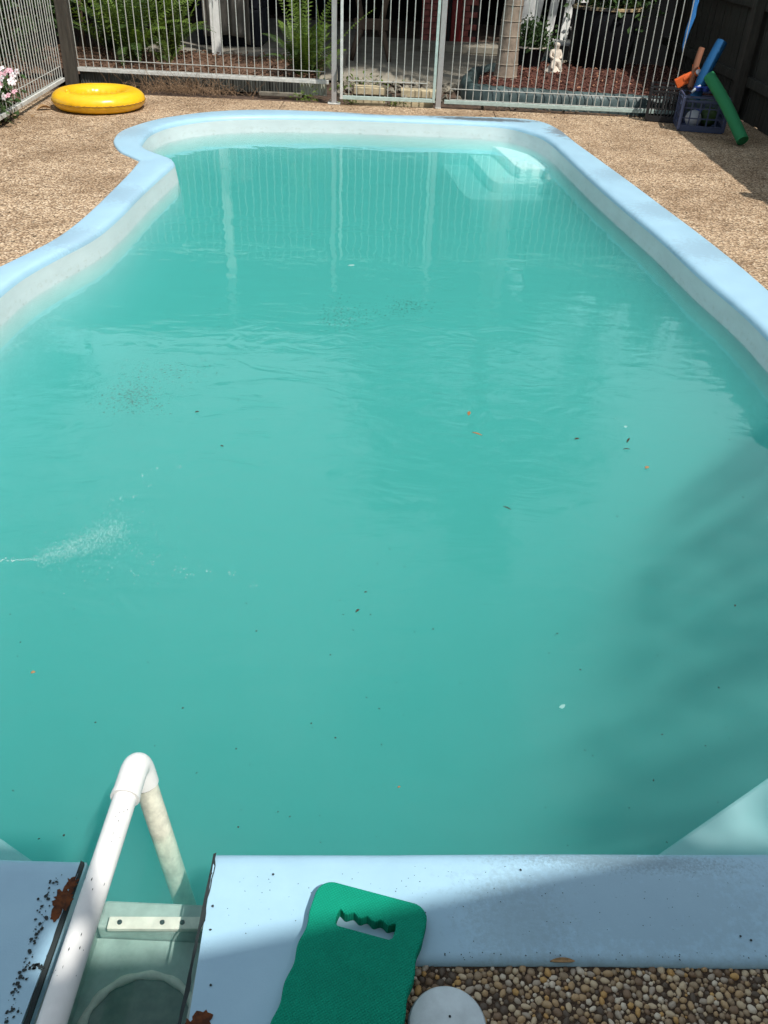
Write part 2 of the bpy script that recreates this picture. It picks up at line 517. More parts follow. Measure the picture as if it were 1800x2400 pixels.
def pad_material():
    m = mat('pad_foam', (0.0, 0.17, 0.105), rough=0.8, spec=0.12)
    t = m.node_tree
    b = t.nodes['Principled BSDF']
    tc = N(t, 'ShaderNodeTexCoord')
    sp = N(t, 'ShaderNodeSeparateXYZ')
    t.links.new(tc.outputs['Object'], sp.inputs[0])
    hs = []
    for ax in (0, 1):
        mu = N(t, 'ShaderNodeMath', operation='MULTIPLY')
        mu.inputs[1].default_value = 2 * PI / 0.0062
        t.links.new(sp.outputs[ax], mu.inputs[0])
        s = N(t, 'ShaderNodeMath', operation='SINE')
        t.links.new(mu.outputs[0], s.inputs[0])
        hs.append(s)
    ml = N(t, 'ShaderNodeMath', operation='MULTIPLY')
    t.links.new(hs[0].outputs[0], ml.inputs[0])
    t.links.new(hs[1].outputs[0], ml.inputs[1])
    bp = N(t, 'ShaderNodeBump', Strength=0.55, Distance=0.0012)
    t.links.new(ml.outputs[0], bp.inputs['Height'])
    t.links.new(bp.outputs[0], b.inputs['Normal'])
    n = N(t, 'ShaderNodeTexNoise', Scale=25.0, Detail=4.0)
    t.links.new(tc.outputs['Object'], n.inputs[0])
    mr = N(t, 'ShaderNodeMapRange')
    mr.inputs['To Min'].default_value = 0.82
    mr.inputs['To Max'].default_value = 1.12
    t.links.new(n.outputs[0], mr.inputs[0])
    m2 = N(t, 'ShaderNodeMath', operation='MULTIPLY_ADD')
    t.links.new(ml.outputs[0], m2.inputs[0])
    m2.inputs[1].default_value = 0.12
    t.links.new(mr.outputs[0], m2.inputs[2])
    vm = N(t, 'ShaderNodeVectorMath', operation='SCALE')
    vm.inputs[0].default_value = (0.004, 0.265, 0.165)
    t.links.new(m2.outputs[0], vm.inputs['Scale'])
    t.links.new(vm.outputs[0], b.inputs['Base Color'])
    return m


pad_material()


# ------------------------------------------------------------------ mesh helpers
class MB:
    def __init__(s):
        s.v = []
        s.f = []

    def add(s, vs, fs):
        k = len(s.v)
        s.v += [tuple(p) for p in vs]
        s.f += [tuple(i + k for i in f) for f in fs]
        return s

    def box(s, c, d, rot=None):
        c = Vector(c)
        P = []
        for sx, sy, sz in ((-1, -1, -1), (1, -1, -1), (1, 1, -1), (-1, 1, -1), (-1, -1, 1), (1, -1, 1), (1, 1, 1), (-1, 1, 1)):
            q = Vector((sx * d[0] / 2, sy * d[1] / 2, sz * d[2] / 2))
            if rot is not None:
                q = rot @ q
            P.append(c + q)
        return s.add(P, [(0, 3, 2, 1), (4, 5, 6, 7), (0, 1, 5, 4), (1, 2, 6, 5), (2, 3, 7, 6), (3, 0, 4, 7)])

    def tube(s, pts, rad, n=8, caps=True):
        pts = [Vector(p) for p in pts]
        if not isinstance(rad, (list, tuple)):
            rad = [rad] * len(pts)
        rings = []
        prev = None
        for i, p in enumerate(pts):
            a = pts[max(i - 1, 0)]
            b = pts[min(i + 1, len(pts) - 1)]
            d = (b - a).normalized()
            if prev is None:
                x = d.orthogonal().normalized()
            else:
                x = (prev - d * prev.dot(d)).normalized()
            prev = x
            y = d.cross(x)
            rings.append([p + (x * math.cos(2 * PI * k / n) + y * math.sin(2 * PI * k / n)) * rad[i] for k in range(n)])
        vs = [q for r in rings for q in r]
        fs = []
        for i in range(len(pts) - 1):
            for k in range(n):
                fs.append((i * n + k, i * n + (k + 1) % n, (i + 1) * n + (k + 1) % n, (i + 1) * n + k))
        if caps:
            fs.append(tuple(range(n))[::-1])
            fs.append(tuple((len(pts) - 1) * n + k for k in range(n)))
        return s.add(vs, fs)

    def lathe(s, prof, c=(0, 0, 0), n=24):
        c = Vector(c)
        vs = []
        for r, z in prof:
            for k in range(n):
                a = 2 * PI * k / n
                vs.append(c + Vector((r * math.cos(a), r * math.sin(a), z)))
        fs = []
        for i in range(len(prof) - 1):
            for k in range(n):
                fs.append((i * n + k, i * n + (k + 1) % n, (i + 1) * n + (k + 1) % n, (i + 1) * n + k))
        fs.append(tuple(range(n))[::-1])
        fs.append(tuple((len(prof) - 1) * n + k for k in range(n)))
        return s.add(vs, fs)

    def prism(s, poly, z0, z1):
        n = len(poly)
        vs = [(p[0], p[1], z0) for p in poly] + [(p[0], p[1], z1) for p in poly]
        fs = [tuple(range(n))[::-1], tuple(range(n, 2 * n))]
        for k in range(n):
            fs.append((k, (k + 1) % n, n + (k + 1) % n, n + k))
        return s.add(vs, fs)

    def mesh(s, name):
        me = bpy.data.meshes.new(name)
        me.from_pydata(s.v, [], s.f)
        me.update()
        return me

    def build(s, name, material, parent=None, smooth=False, bevel=0.0, recalc=True):
        me = s.mesh(name)
        return obj(name, me, material, parent, smooth, bevel, recalc)


def obj(name, me, material, parent=None, smooth=False, bevel=0.0, recalc=False):
    if recalc or bevel > 0:
        bm = bmesh.new()
        bm.from_mesh(me)
        if recalc:
            bmesh.ops.recalc_face_normals(bm, faces=bm.faces)
        if bevel > 0:
            ed = [e for e in bm.edges if len(e.link_faces) == 2 and e.calc_face_angle(0) > 0.6]
            bmesh.ops.bevel(bm, geom=ed, offset=bevel, segments=2, affect='EDGES', profile=0.5)
        bm.to_mesh(me)
        bm.free()
    o = bpy.data.objects.new(name, me)
    sc.collection.objects.link(o)
    if material:
        if len(me.materials) == 0:
            me.materials.append(MATS[material])
    if smooth:
        for p in me.polygons:
            p.use_smooth = True
        if smooth == 'auto':
            try:
                me.set_sharp_from_angle(angle=R(40))
            except Exception:
                pass
    if parent:
        o.parent = parent
    return o


def tag(o, label=None, cat=None, group=None, kind=None):
    if label:
        o['label'] = label
    if cat:
        o['category'] = cat
    if group:
        o['group'] = group
    if kind:
        o['kind'] = kind
    return o


def empty(name, loc=(0, 0, 0), rz=0.0):
    o = bpy.data.objects.new(name, None)
    o.empty_display_size = 0.1
    sc.collection.objects.link(o)
    o.location = loc
    o.rotation_euler = (0, 0, rz)
    return o


def inst(name, me, parent, loc, rot=(0, 0, 0), scale=(1, 1, 1)):
    o = bpy.data.objects.new(name, me)
    sc.collection.objects.link(o)
    o.parent = parent
    o.location = loc
    o.rotation_euler = rot
    o.scale = scale if isinstance(scale, (tuple, list)) else (scale,) * 3
    return o


def withmat(me, material):
    me.materials.append(MATS[material])
    return me


def blob_mesh(name, material, sx, sy, sz, seed, sub=1, rough=0.25):
    bm = bmesh.new()
    bmesh.ops.create_icosphere(bm, subdivisions=sub, radius=1.0)
    for v in bm.verts:
        k = 1 + rough * mnoise.noise(v.co * 1.3 + Vector((seed * 3.1, seed, 0)))
        v.co = Vector((v.co.x * sx * k, v.co.y * sy * k, v.co.z * sz * k))
    me = bpy.data.meshes.new(name)
    bm.to_mesh(me)
    bm.free()
    if material:
        me.materials.append(MATS[material])
    return me


# ================================================================== THE POOL
WZ = -0.138


def P2(px, py):
    p = G(px, py, 0.0)
    return (p.x, p.y)


outer_r = [P2(*q) for q in ((1800, 677), (1714, 601), (1605, 520), (1497, 439), (1399, 368), (1350, 333))]
inner_r = [P2(*q) for q in ((1800, 770), (1714, 699), (1632, 629), (1551, 553), (1470, 487), (1388, 417), (1312, 346))]


def xat(lst, y):
    l = sorted(lst, key=lambda p: p[1])
    if y <= l[0][1]:
        return l[0][0] + (y - l[0][1]) * (l[1][0] - l[0][0]) / (l[1][1] - l[0][1])
    for a, b in zip(l, l[1:]):
        if a[1] <= y <= b[1]:
            return a[0] + (b[0] - a[0]) * (y - a[1]) / (b[1] - a[1])
    a, b = l[-2:]
    return b[0] + (y - b[1]) * (b[0] - a[0]) / (b[1] - a[1])


PAIRS = [((-0.27, 0.38), (-0.298, 0.972)), ((0.05, 0.38), (0.05, 0.989)), ((0.075, 0.772), (0.075, 0.991)),
         ((0.4, 0.786), (0.4, 1.009)), ((0.8, 0.802), (0.8, 1.029)), ((1.30, 0.86), (1.22, 1.075)), ((1.75, 1.15), (1.56, 1.36)),
         ((2.02, 1.75), (1.76, 1.85)), ((2.06, 2.5), (1.78, 2.5)), ((2.02, 3.2), (1.74, 3.2))]
SHARP = {1, 2}
for y in (3.9, 4.5, 5.1, 5.7, 6.3, 6.9, 7.3):
    PAIRS.append(((xat(outer_r, y + .05), y + .05), (xat(inner_r, y), y)))
for a, b in (((1350, 333), (1295, 331)), ((1312, 303), (1267, 314)), ((1269, 284), (1234, 303)), ((1204, 276), (1182, 291)), ((1079, 272), (1079, 284)),
             ((900, 268), (900, 277)), ((800, 262), (800, 273)), ((620, 256), (620, 270)), ((503, 260), (503, 274)), ((424, 269), (424, 284)),
             ((369, 278), (382, 294)), ((318, 292), (352, 307)), ((283, 306), (339, 319)), ((268, 321), (331, 331)), ((266, 333), (331, 338)),
             ((279, 351), (342, 346)), ((299, 361), (366, 356))):
    PAIRS.append((P2(*a), P2(*b)))
SHARP.add(len(PAIRS))
PAIRS.append((P2(327, 374), P2(402, 369)))
SHARP.add(len(PAIRS))
PAIRS.append((P2(325, 376), P2(409, 378)))
outer_l = [P2(*q) for q in ((279, 427), (228, 478), (189, 513), (150, 545), (100, 575), (0, 622))]
inner_l = [P2(*q) for q in ((369, 412), (326, 451), (279, 498), (256, 527), (209, 553), (150, 583), (0, 668))]
for (yo, yi) in ((6.05, 6.0), (5.6, 5.55), (5.2, 5.1), (4.85, 4.7), (4.55, 4.35), (4.2, 4.0)):
    PAIRS.append(((xat(outer_l, yo), yo), (xat(inner_l, yi), yi)))
PAIRS += [((-2.12, 3.6), (-1.86, 3.45)), ((-2.25, 2.9), (-1.97, 2.8)), ((-2.28, 2.2), (-2.0, 2.2)), ((-2.1, 1.4), (-1.86, 1.55)), ((-1.65, 0.8), (-1.45, 1.08)),
          ((-1.1, 0.5), (-1.05, 0.950)), ((-0.56, 0.38), (-0.545, 0.944))]


def dense(pairs, sharp, n=6):
    """smooth interpolation through the control pairs, kept crisp at sharp ones"""
    out = []
    for i in range(len(pairs) - 1):
        p1, p2 = pairs[i], pairs[i + 1]
        p0 = pairs[i - 1] if i > 0 and i not in sharp else p1
        p3 = pairs[i + 2] if i + 2 < len(pairs) and (i + 1) not in sharp else p2
        for k in range(n):
            t = k / n
            pt = []
            for s in (0, 1):
                q = []
                for c in (0, 1):
                    a, b, cc, d = p0[s][c], p1[s][c], p2[s][c], p3[s][c]
                    q.append(0.5 * (2 * b + (cc - a) * t + (2 * a - 5 * b + 4 * cc - d) * t * t + (3 * b - a - 3 * cc + d) * t ** 3))
                pt.append(Vector(q))
            out.append(pt)
    out.append([Vector(pairs[-1][0]), Vector(pairs[-1][1])])
    return out


D = dense(PAIRS, SHARP)
# smooth the inner lip a little (lines of pixels are never perfectly straight) but keep the corner
for it in range(2):
    new = [[a.copy(), b.copy()] for a, b in D]
    for i in range(1, len(D) - 1):
        new[i][1] = D[i][1] * 0.5 + (D[i - 1][1] + D[i + 1][1]) * 0.25
        if (D[i][0] - D[i - 1][0]).length < 0.12 and D[i][0].y > 1.0:
            new[i][0] = D[i][0] * 0.5 + (D[i - 1][0] + D[i + 1][0]) * 0.25
    D = new
NRM = []
for i in range(len(D)):
    a = D[max(i - 1, 0)][1]
    b = D[min(i + 1, len(D) - 1)][1]
    d = (b - a).normalized()
    NRM.append(Vector((-d.y, d.x)))          # counter-clockwise path: inward is to the left

pool = empty('swimming_pool', (0, 4.5, 0))
tag(pool, 'pale blue fibreglass swimming pool with moulded coping and rounded far end', 'pool')
POFF = Vector((0, -4.5, 0))


def sweep(name, prof, material, cap=False):
    """prof: list of (where, value, z); 'o' metres in from the outer edge, 'i' metres inward from the lip"""
    mb = MB()
    n = len(prof)
    for i, (o, q) in enumerate(D):
        ax = (q - o).normalized()
        for wh, val, z in prof:
            if wh == 'o':
                p = o + ax * val
            else:
                p = q + (NRM[i] * val if val > 0 else ax * val)
            mb.v.append((p.x, p.y - 4.5, z))
    for i in range(len(D) - 1):
        for k in range(n - 1):
            mb.f.append((i * n + k, (i + 1) * n + k, (i + 1) * n + k + 1, i * n + k + 1))
    if cap:
        for b in (0, (len(D) - 1) * n):
            e = [b + k for k in range(n)]
            mb.v += [(mb.v[e[-1]][0], mb.v[e[-1]][1], -0.06), (mb.v[e[0]][0], mb.v[e[0]][1], -0.06)]
            mb.f.append(tuple(e + [len(mb.v) - 2, len(mb.v) - 1]))
    return mb.build(name, material, pool, smooth='auto')


sweep('coping', [('o', 0.0, -0.045), ('o', 0.0, -0.012), ('o', 0.006, -0.004), ('o', 0.018, -0.0005), ('i', -0.075, 0.0), ('i', -0.035, -0.0005), ('i', -0.018, -0.004),
                 ('i', -0.007, -0.010), ('i', 0.001, -0.020), ('i', 0.005, -0.034)], 'coping_gelcoat', cap=True)
sweep('wall', [('i', 0.005, -0.034), ('i', 0.007, -0.055), ('i', 0.012, -0.09), ('i', 0.018, -0.14), ('i', 0.03, -0.22)], 'wall_gelcoat')
FLOORZ = -1.25
prof = [('i', 0.03, -0.22), ('i', 0.06, -0.6), ('i', 0.10, -0.95), ('i', 0.16, -1.12), ('i', 0.30, FLOORZ)]
hull = sweep('hull', prof, 'hull_gelcoat')
ring_ = []
for i, (o, q) in enumerate(D):
    p = q + NRM[i] * 0.2
    ring_.append((p.x, p.y - 4.5))
MB().prism([(p[0], p[1]) for p in ring_], FLOORZ - 0.03, FLOORZ + 0.001).build('pool_floor', 'hull_gelcoat', pool)

# corner steps under water: three treads
def poly_world(pxs, z):
    return [(G(a, b, z).x, G(a, b, z).y - 4.5) for a, b in pxs]


steps = empty('pool_steps')
steps.parent = pool
for z, pxs in ((-0.19, ((1162, 346), (1185, 366), (1203, 384), (1210, 389), (1220, 393.5), (1279, 394))),
               (-0.275, ((1098, 360), (1124, 390), (1146, 416), (1156, 424), (1168, 427), (1290, 429))),
               (-0.365, ((1034, 380), (1058, 416), (1080, 448), (1091, 460), (1106, 466), (1300, 468)))):
    pl = poly_world(pxs, z)
    pl = pl + [(1.62, pl[-1][1]), (1.62, 3.95), (pl[0][0] - .1, 3.95)]
    MB().prism(pl, z - 0.5, z).build('tread', 'step_gelcoat', steps, bevel=0.012)
# seats in the two near corners
for name, pxs, tail in (('corner_seat', ((1490, 2036), (1800, 1820)), 1), ('corner_seat', ((130, 2052), (0, 1960)), -1)):
    z = -0.30
    a, b = G(*pxs[0], z), G(*pxs[1], z)
    d = (b - a)
    a2 = a - d * 0.6
    b2 = a + d * 4.2
    pl = [(a2.x, a2.y - 4.5), (b2.x, b2.y - 4.5), (2.1 * tail, b2.y - 4.5), (2.1 * tail, a2.y - 4.5)]
    if tail < 0:
        pl = pl[::-1]
    MB().prism(pl, z - 0.9, z).build(name, 'hull_gelcoat', pool, bevel=0.01)

# ------------------------------------------------------------------ water body
wp = [(q.x - NRM[i].x * 0.004, q.y - NRM[i].y * 0.004) for i, (o, q) in enumerate(D)]
wp += [(-0.546, 0.5), (-0.297, 0.5)]
water = MB().prism(wp, -1.6, WZ).build('water', 'pool_water')
tag(water, 'cloudy green pool water with ripples and reflections', 'water', kind='structure')

# ------------------------------------------------------------------ skimmer opening
SX0, SX1 = -0.545, -0.298
sk = empty('pool_skimmer', ((SX0 + SX1) / 2, 0.8, 0))
tag(sk, 'flooded skimmer opening in the near coping with white hinge bar and round basket', 'skimmer')


def S(b, name, m, **k):
    b.v = [(x - sk.location.x, y - sk.location.y, z) for x, y, z in b.v]
    return b.build(name, m, sk, **k)


S(MB().box(((SX0 - 0.02), 0.65, -0.265), (0.04, 0.53, 0.42)).box(((SX1 + 0.02), 0.665, -0.265), (0.04, 0.53, 0.42)).box(((SX0 + SX1) / 2, 0.40, -0.2), (0.3, 0.04, 0.34)), 'housing', 'skimmer_plastic')
S(MB().box(((SX0 + SX1) / 2, 0.945, -0.45), (SX1 - SX0 - .002, 0.06, 0.5)), 'sill', 'skimmer_plastic', bevel=0.006)
# floor with a round well
bm = bmesh.new()
cx, cy, rw = -0.418, 0.735, 0.108
ov = [bm.verts.new((x, y, 0)) for x, y in ((SX0, 0.42), (SX1, 0.42), (SX1, 0.912), (SX0, 0.912))]
iv = [bm.verts.new((cx + rw * math.cos(2 * PI * k / 40), cy + rw * math.sin(2 * PI * k / 40), 0)) for k in range(40)]
es = [bm.edges.new((a, b)) for a, b in zip(ov, ov[1:] + ov[:1])] + [bm.edges.new((a, b)) for a, b in zip(iv, iv[1:] + iv[:1])]
bmesh.ops.triangle_fill(bm, edges=es, use_beauty=True)
me = bpy.data.meshes.new('well_floor')
bm.to_mesh(me)
bm.free()
for v in me.vertices:
    v.co = Vector((v.co.x - sk.location.x, v.co.y - sk.location.y, -0.235))
obj('well_floor', me, 'skimmer_plastic', sk)
S(MB().lathe([(0.108, -0.236), (0.1085, -0.40), (0.0, -0.40)], (cx, cy, 0), 40), 'well', 'basket', smooth='auto')
torus = MB()
pts = [(cx + 0.108 * math.cos(a), cy + 0.108 * math.sin(a), -0.233 + 0.002 * math.sin(3 * a)) for a in [2 * PI * k / 48 for k in range(49)]]
torus.tube(pts, [0.0085 + 0.0018 * math.sin(k * 1.7) for k in range(49)], 6, caps=False)
S(torus, 'basket_rim', 'skimmer_bar', smooth=True)
bar = S(MB().box(((SX0 + SX1) / 2 + .012, 0.921, -0.186), (SX1 - SX0 - .03, 0.026, 0.012), Matrix.Rotation(R(2.5), 3, 'Z')), 'hinge_bar', 'skimmer_bar', bevel=0.002)
for dx in (-0.085, 0.0, 0.04):
    b = MB().lathe([(0.005, 0), (0.005, 0.002), (0.003, 0.003)], (dx + .012, 0.921 - sk.location.y + 0.0437 * dx, -0.180), 10).build('screw', 'grime', bar)

# grime lines down the two cut edges of the coping and flakes of mould
for x, nm in ((SX1 + 0.0012, 'r'), (SX0 - 0.0012, 'l')):
    mb = MB()
    prev = None
    ys = [0.42 + (0.545 if nm == 'r' else 0.515) * k / 40 for k in range(41)]
    for y in ys:
        dz = -0.003 - 0.005 * abs(mnoise.noise(Vector((x * 9, y * 22, 0)))) * 1.5
        wv = 0.0022 + 0.0065 * max(0, mnoise.noise(Vector((x * 5, y * 30, 3))) + .15)
        sgn = 1 if nm == 'r' else -1
        mb.v += [(x - sgn * 0.003, y, -0.013), (x - sgn * 0.004, y, dz), (x + sgn * wv, y, 0.0012)]
    for k in range(40):
        for j in (0, 1):
            mb.f.append((3 * k + j, 3 * k + 3 + j, 3 * k + 4 + j, 3 * k + 1 + j))
    S(mb, 'edge_grime', 'grime', recalc=False)


def splat(mb, x, y, r, z=0.0009, seed=0, n=14, sq=1.0, ang=0.0):
    k0 = len(mb.v)
    mb.v.append((x, y, z))
    for k in range(n):
        a = 2 * PI * k / n
        rr = r * (0.62 + 0.7 * abs(mnoise.noise(Vector((math.cos(a) * 1.7 + seed, math.sin(a) * 1.7, seed * 2.3)))) + random.uniform(-.12, .12))
        dx, dy = rr * math.cos(a), rr * math.sin(a) * sq
        mb.v.append((x + dx * math.cos(ang) - dy * math.sin(ang), y + dx * math.sin(ang) + dy * math.cos(ang), z))
    for k in range(n):
        mb.f.append((k0, k0 + 1 + k, k0 + 1 + (k + 1) % n))


rc = G(150, 2110)
rc2 = G(475, 2393)
for lst in (((rc.x - 0.002, rc.y, 0.024, 3, 40, 1.35, -.25), (rc.x + .003, rc.y + 0.032, 0.013, 5, 26, 1.2, 0), (rc.x - 0.006, rc.y - 0.026, 0.012, 8, 22, 1.6, 0)),
            ((rc2.x, rc2.y, 0.020, 4, 22, 1, 0), (rc2.x - .018, rc2.y - .012, 0.016, 6, 18, 1, 0))):
    rust = MB()
    for k, (x, y, r, sd, nn_, sq, an) in enumerate(lst):
        splat(rust, x, y, r, 0.0010 + k * 1e-4, sd, nn_, sq, an)
    rust.v = [(x, y - 4.5, z) for x, y, z in rust.v]
    o = rust.build('rust_stain', 'rust', pool, recalc=False)
    o['kind'] = 'stuff'
mould = MB()
line = [(140, 2050), (118, 2080), (105, 2120), (98, 2160), (85, 2190), (72, 2225), (60, 2265), (48, 2300), (35, 2330), (30, 2365), (12, 2400)]
for i in range(len(line) - 1):
    for k in range(13):
        t = random.random()
        px = line[i][0] + (line[i + 1][0] - line[i][0]) * t + random.gauss(0, 7)
        py = line[i][1] + (line[i + 1][1] - line[i][1]) * t + random.gauss(0, 6)
        p = G(px, py)
        splat(mould, p.x, p.y, random.choice((.0007, .001, .0015, .002, .003, .0042)), 0.0016 + k * 1e-5, random.random() * 9, 8)
for k in range(16):
    p = G(70 + k * 2.2 + random.gauss(0, 3), 2268 + random.gauss(0, 5))
    splat(mould, p.x, p.y, random.choice((.002, .003, .0045)), 0.0017, random.random() * 9, 8)
for px, py in ((90, 2108), (495, 2048), (498, 2125), (494, 2310), (112, 2242), (493, 2180), (640, 2050), (1220, 2040), (1735, 2195), (1760, 2205)):
    p = G(px, py)
    splat(mould, p.x, p.y, .0032, 0.0018, px, 8)
for k in range(150):
    p = G(random.uniform(520, 1800), random.triangular(2025, 2240, 2060))
    if p.y > 0.8:
        splat(mould, p.x, p.y, random.uniform(.0005, .0014), 0.0012, random.random() * 9, 6)
for k in range(40):
    p = G(random.uniform(1000, 1800), random.gauss(2246, 5))
    splat(mould, p.x, p.y + .004, random.uniform(.0008, .002), 0.0012, random.random() * 9, 6)
mould.v = [(x, y - 4.5, z) for x, y, z in mould.v]
mo = mould.build('mould_spots', 'grime', pool, recalc=False)
mo['kind'] = 'stuff'

# ================================================================== DECK, GROUND
DX0, DX1, DY0, DY1 = -3.75, 3.6, -3.0, 9.06
DECKZ = -0.018


def rim_point(o, q):
    """where the line out of the pool through the coping meets the deck's outer rectangle"""
    d = (o - q).normalized()
    best = 99
    for c, lo in ((0, DX0), (0, DX1), (1, DY0), (1, DY1)):
        if abs(d[c]) > 1e-6:
            t = (lo - o[c]) / d[c]
            if 0 < t < best:
                best = t
    return o + d * best


# deck slabs: rings between coping and the outer rectangle, cut where the photograph shows joints
def outline_at(i):
    o, q = D[i]
    return o + (q - o).normalized() * 0.06


def slab(name, idx, corner_pts, parent=None):
    inner = [outline_at(i) for i in idx]
    poly = [(p.x, p.y) for p in inner] + corner_pts
    return MB().prism(poly, DECKZ - 0.06, DECKZ)


def idx_where(f):
    return [i for i, (o, q) in enumerate(D) if f(o, q)]


def cl(target):
    return min(range(len(D)), key=lambda i: (D[i][0] - Vector(target)).length)


i_r1 = cl((xat(outer_r, 5.07), 5.07))
i_f2 = cl((0.89, 8.57))
i_f1 = cl((-1.15, 8.45))
i_l1 = cl((-1.9, 5.0))
deck = []
g_ = 0.004


def addslab(i0, i1, corners, d0=(0, 0), d1=(0, 0)):
    inner = [outline_at(i) for i in range(i0, i1 + 1)]
    inner[0] = inner[0] + Vector(d0)
    inner[-1] = inner[-1] + Vector(d1)
    deck.append(MB().prism([(p.x, p.y) for p in inner] + corners, DECKZ - 0.08, DECKZ))


n = len(D) - 1
pA, pB, pC = outline_at(i_r1), outline_at(i_f2), outline_at(i_f1)
addslab(0, i_r1, [(DX1, pA.y - g_), (DX1, DY0), (outline_at(0).x, DY0)], d1=(0, -g_))
addslab(i_r1, i_f2, [(pB.x + g_, DY1), (DX1, DY1), (DX1, pA.y + g_)], d0=(0, g_), d1=(g_, 0))
addslab(i_f2, i_f1, [(pC.x + g_, DY1), (pB.x - g_, DY1)], d0=(-g_, 0), d1=(g_, 0))
addslab(i_f1, n, [(outline_at(n).x, DY0), (DX0, DY0), (DX0, DY1), (pC.x - g_, DY1)], d0=(-g_, 0))
# strip behind the skimmer joins the two near slabs
deck.append(MB().prism([(outline_at(n).x + g_, DY0), (outline_at(0).x - g_, DY0), (outline_at(0).x - g_, 0.40), (outline_at(n).x + g_, 0.40)], DECKZ - 0.08, DECKZ))
dk = empty('pool_deck')
tag(dk, 'tan exposed aggregate concrete deck around the pool', 'deck', kind='structure')
for b in deck:
    bm = bmesh.new()
    me = b.mesh('deck_slab')
    bm.from_mesh(me)
    bmesh.ops.triangulate(bm, faces=[f for f in bm.faces if len(f.verts) > 4])
    bmesh.ops.recalc_face_normals(bm, faces=bm.faces)
    bm.to_mesh(me)
    bm.free()
    obj('deck_slab', me, 'exposed_aggregate', dk)

# soil everywhere outside the deck
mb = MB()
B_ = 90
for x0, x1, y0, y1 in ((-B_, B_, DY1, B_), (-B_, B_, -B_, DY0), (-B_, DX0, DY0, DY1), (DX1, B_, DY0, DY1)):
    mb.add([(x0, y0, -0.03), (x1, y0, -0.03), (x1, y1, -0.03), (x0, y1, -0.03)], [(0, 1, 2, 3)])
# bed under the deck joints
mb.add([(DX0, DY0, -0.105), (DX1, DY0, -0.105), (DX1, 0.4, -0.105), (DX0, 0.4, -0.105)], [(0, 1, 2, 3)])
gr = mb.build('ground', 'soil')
tag(gr, 'dark soil ground beyond the deck and fence', 'ground', kind='structure')
jt = MB()
jt.box((pA.x + .9, pA.y, -0.07), (2.0, 0.03, 0.08)).box((pB.x, (pB.y + DY1) / 2, -0.07), (0.03, DY1 - pB.y, 0.08)).box((pC.x, (pC.y + DY1) / 2, -0.07), (0.03, DY1 - pC.y, 0.08))
jt.build('joint_filler', 'grime', dk)

# pebbles of the aggregate in the foreground: real stones
peb_cols = []
for i, (c, c2) in enumerate((((.50, .38, .24), (.56, .45, .30)), ((.38, .25, .13), (.45, .31, .17)), ((.46, .26, .09), (.52, .32, .12)), ((.28, .20, .12), (.34, .25, .16)), ((.19, .12, .07), (.24, .16, .10)),
                             ((.56, .48, .37), (.62, .54, .42)), ((.09, .065, .045), (.12, .09, .065)), ((.36, .29, .22), (.42, .35, .27)))):
    mat('pebble_%s' % 'abcdefgh'[i], c, rough=0.6, spec=0.35, col2=c2, scale=90, lo=.4, hi=.6)
    peb_cols.append('pebble_%s' % 'abcdefgh'[i])
mat('pebble_mortar', (0.075, 0.048, 0.03), rough=0.95, var=0.4, scale=120, bump=0.6, bscale=300)
peb_mesh = []
for s in range(16):
    me = blob_mesh('pebble', None, 1.0, random.uniform(.62, .95), random.uniform(.55, .75), s * 1.7, 2, 0.28)
    for p in me.polygons:
        p.use_smooth = True
    me.materials.append(MATS[peb_cols[s % 8]])
    peb_mesh.append(me)
random.seed(21)
plist = []
grid = {}


def free(x, y, r):
    gx, gy = int(x / 0.02), int(y / 0.02)
    for a in (-1, 0, 1):
        for b in (-1, 0, 1):
            for (x2, y2, r2) in grid.get((gx + a, gy + b), ()):
                if (x - x2) ** 2 + (y - y2) ** 2 < ((r + r2) * 0.80) ** 2:
                    return False
    grid.setdefault((gx, gy), []).append((x, y, r))
    return True


LID = G(1048, 2408, -0.012)
for rr, tries in ((0.0072, 2500), (0.0060, 5500), (0.0046, 10000), (0.0034, 14000)):
    for k in range(tries):
        x, y = random.uniform(0.02, 0.86), random.uniform(0.50, 0.805)
        r = rr * random.uniform(.85, 1.15)
        if y > 0.768 + (x - .075) * 0.0415 + random.uniform(-.004, .003):
            continue
        if x < 0.062 and y > 0.38 and x < 0.055:
            continue
        if (x - LID.x) ** 2 + (y - LID.y) ** 2 < (0.060) ** 2:
            continue
        if free(x, y, r):
            plist.append((x, y, r))
mb = MB().box((0.45, 0.64, DECKZ - 0.004), (0.80, 0.36, 0.010))
mb.build('pebble_bed', 'pebble_mortar', dk)
vis = sorted([p for p in plist if p[1] > 0.615 and 0.05 < p[0] < 0.78], key=lambda p: -p[2] / (p[1] + 1))
chosen = set(vis[:300])
rest = bmesh.new()
rest_me = bpy.data.meshes.new('pebble_mass')
for k in range(8):
    rest_me.materials.append(MATS[peb_cols[k]])
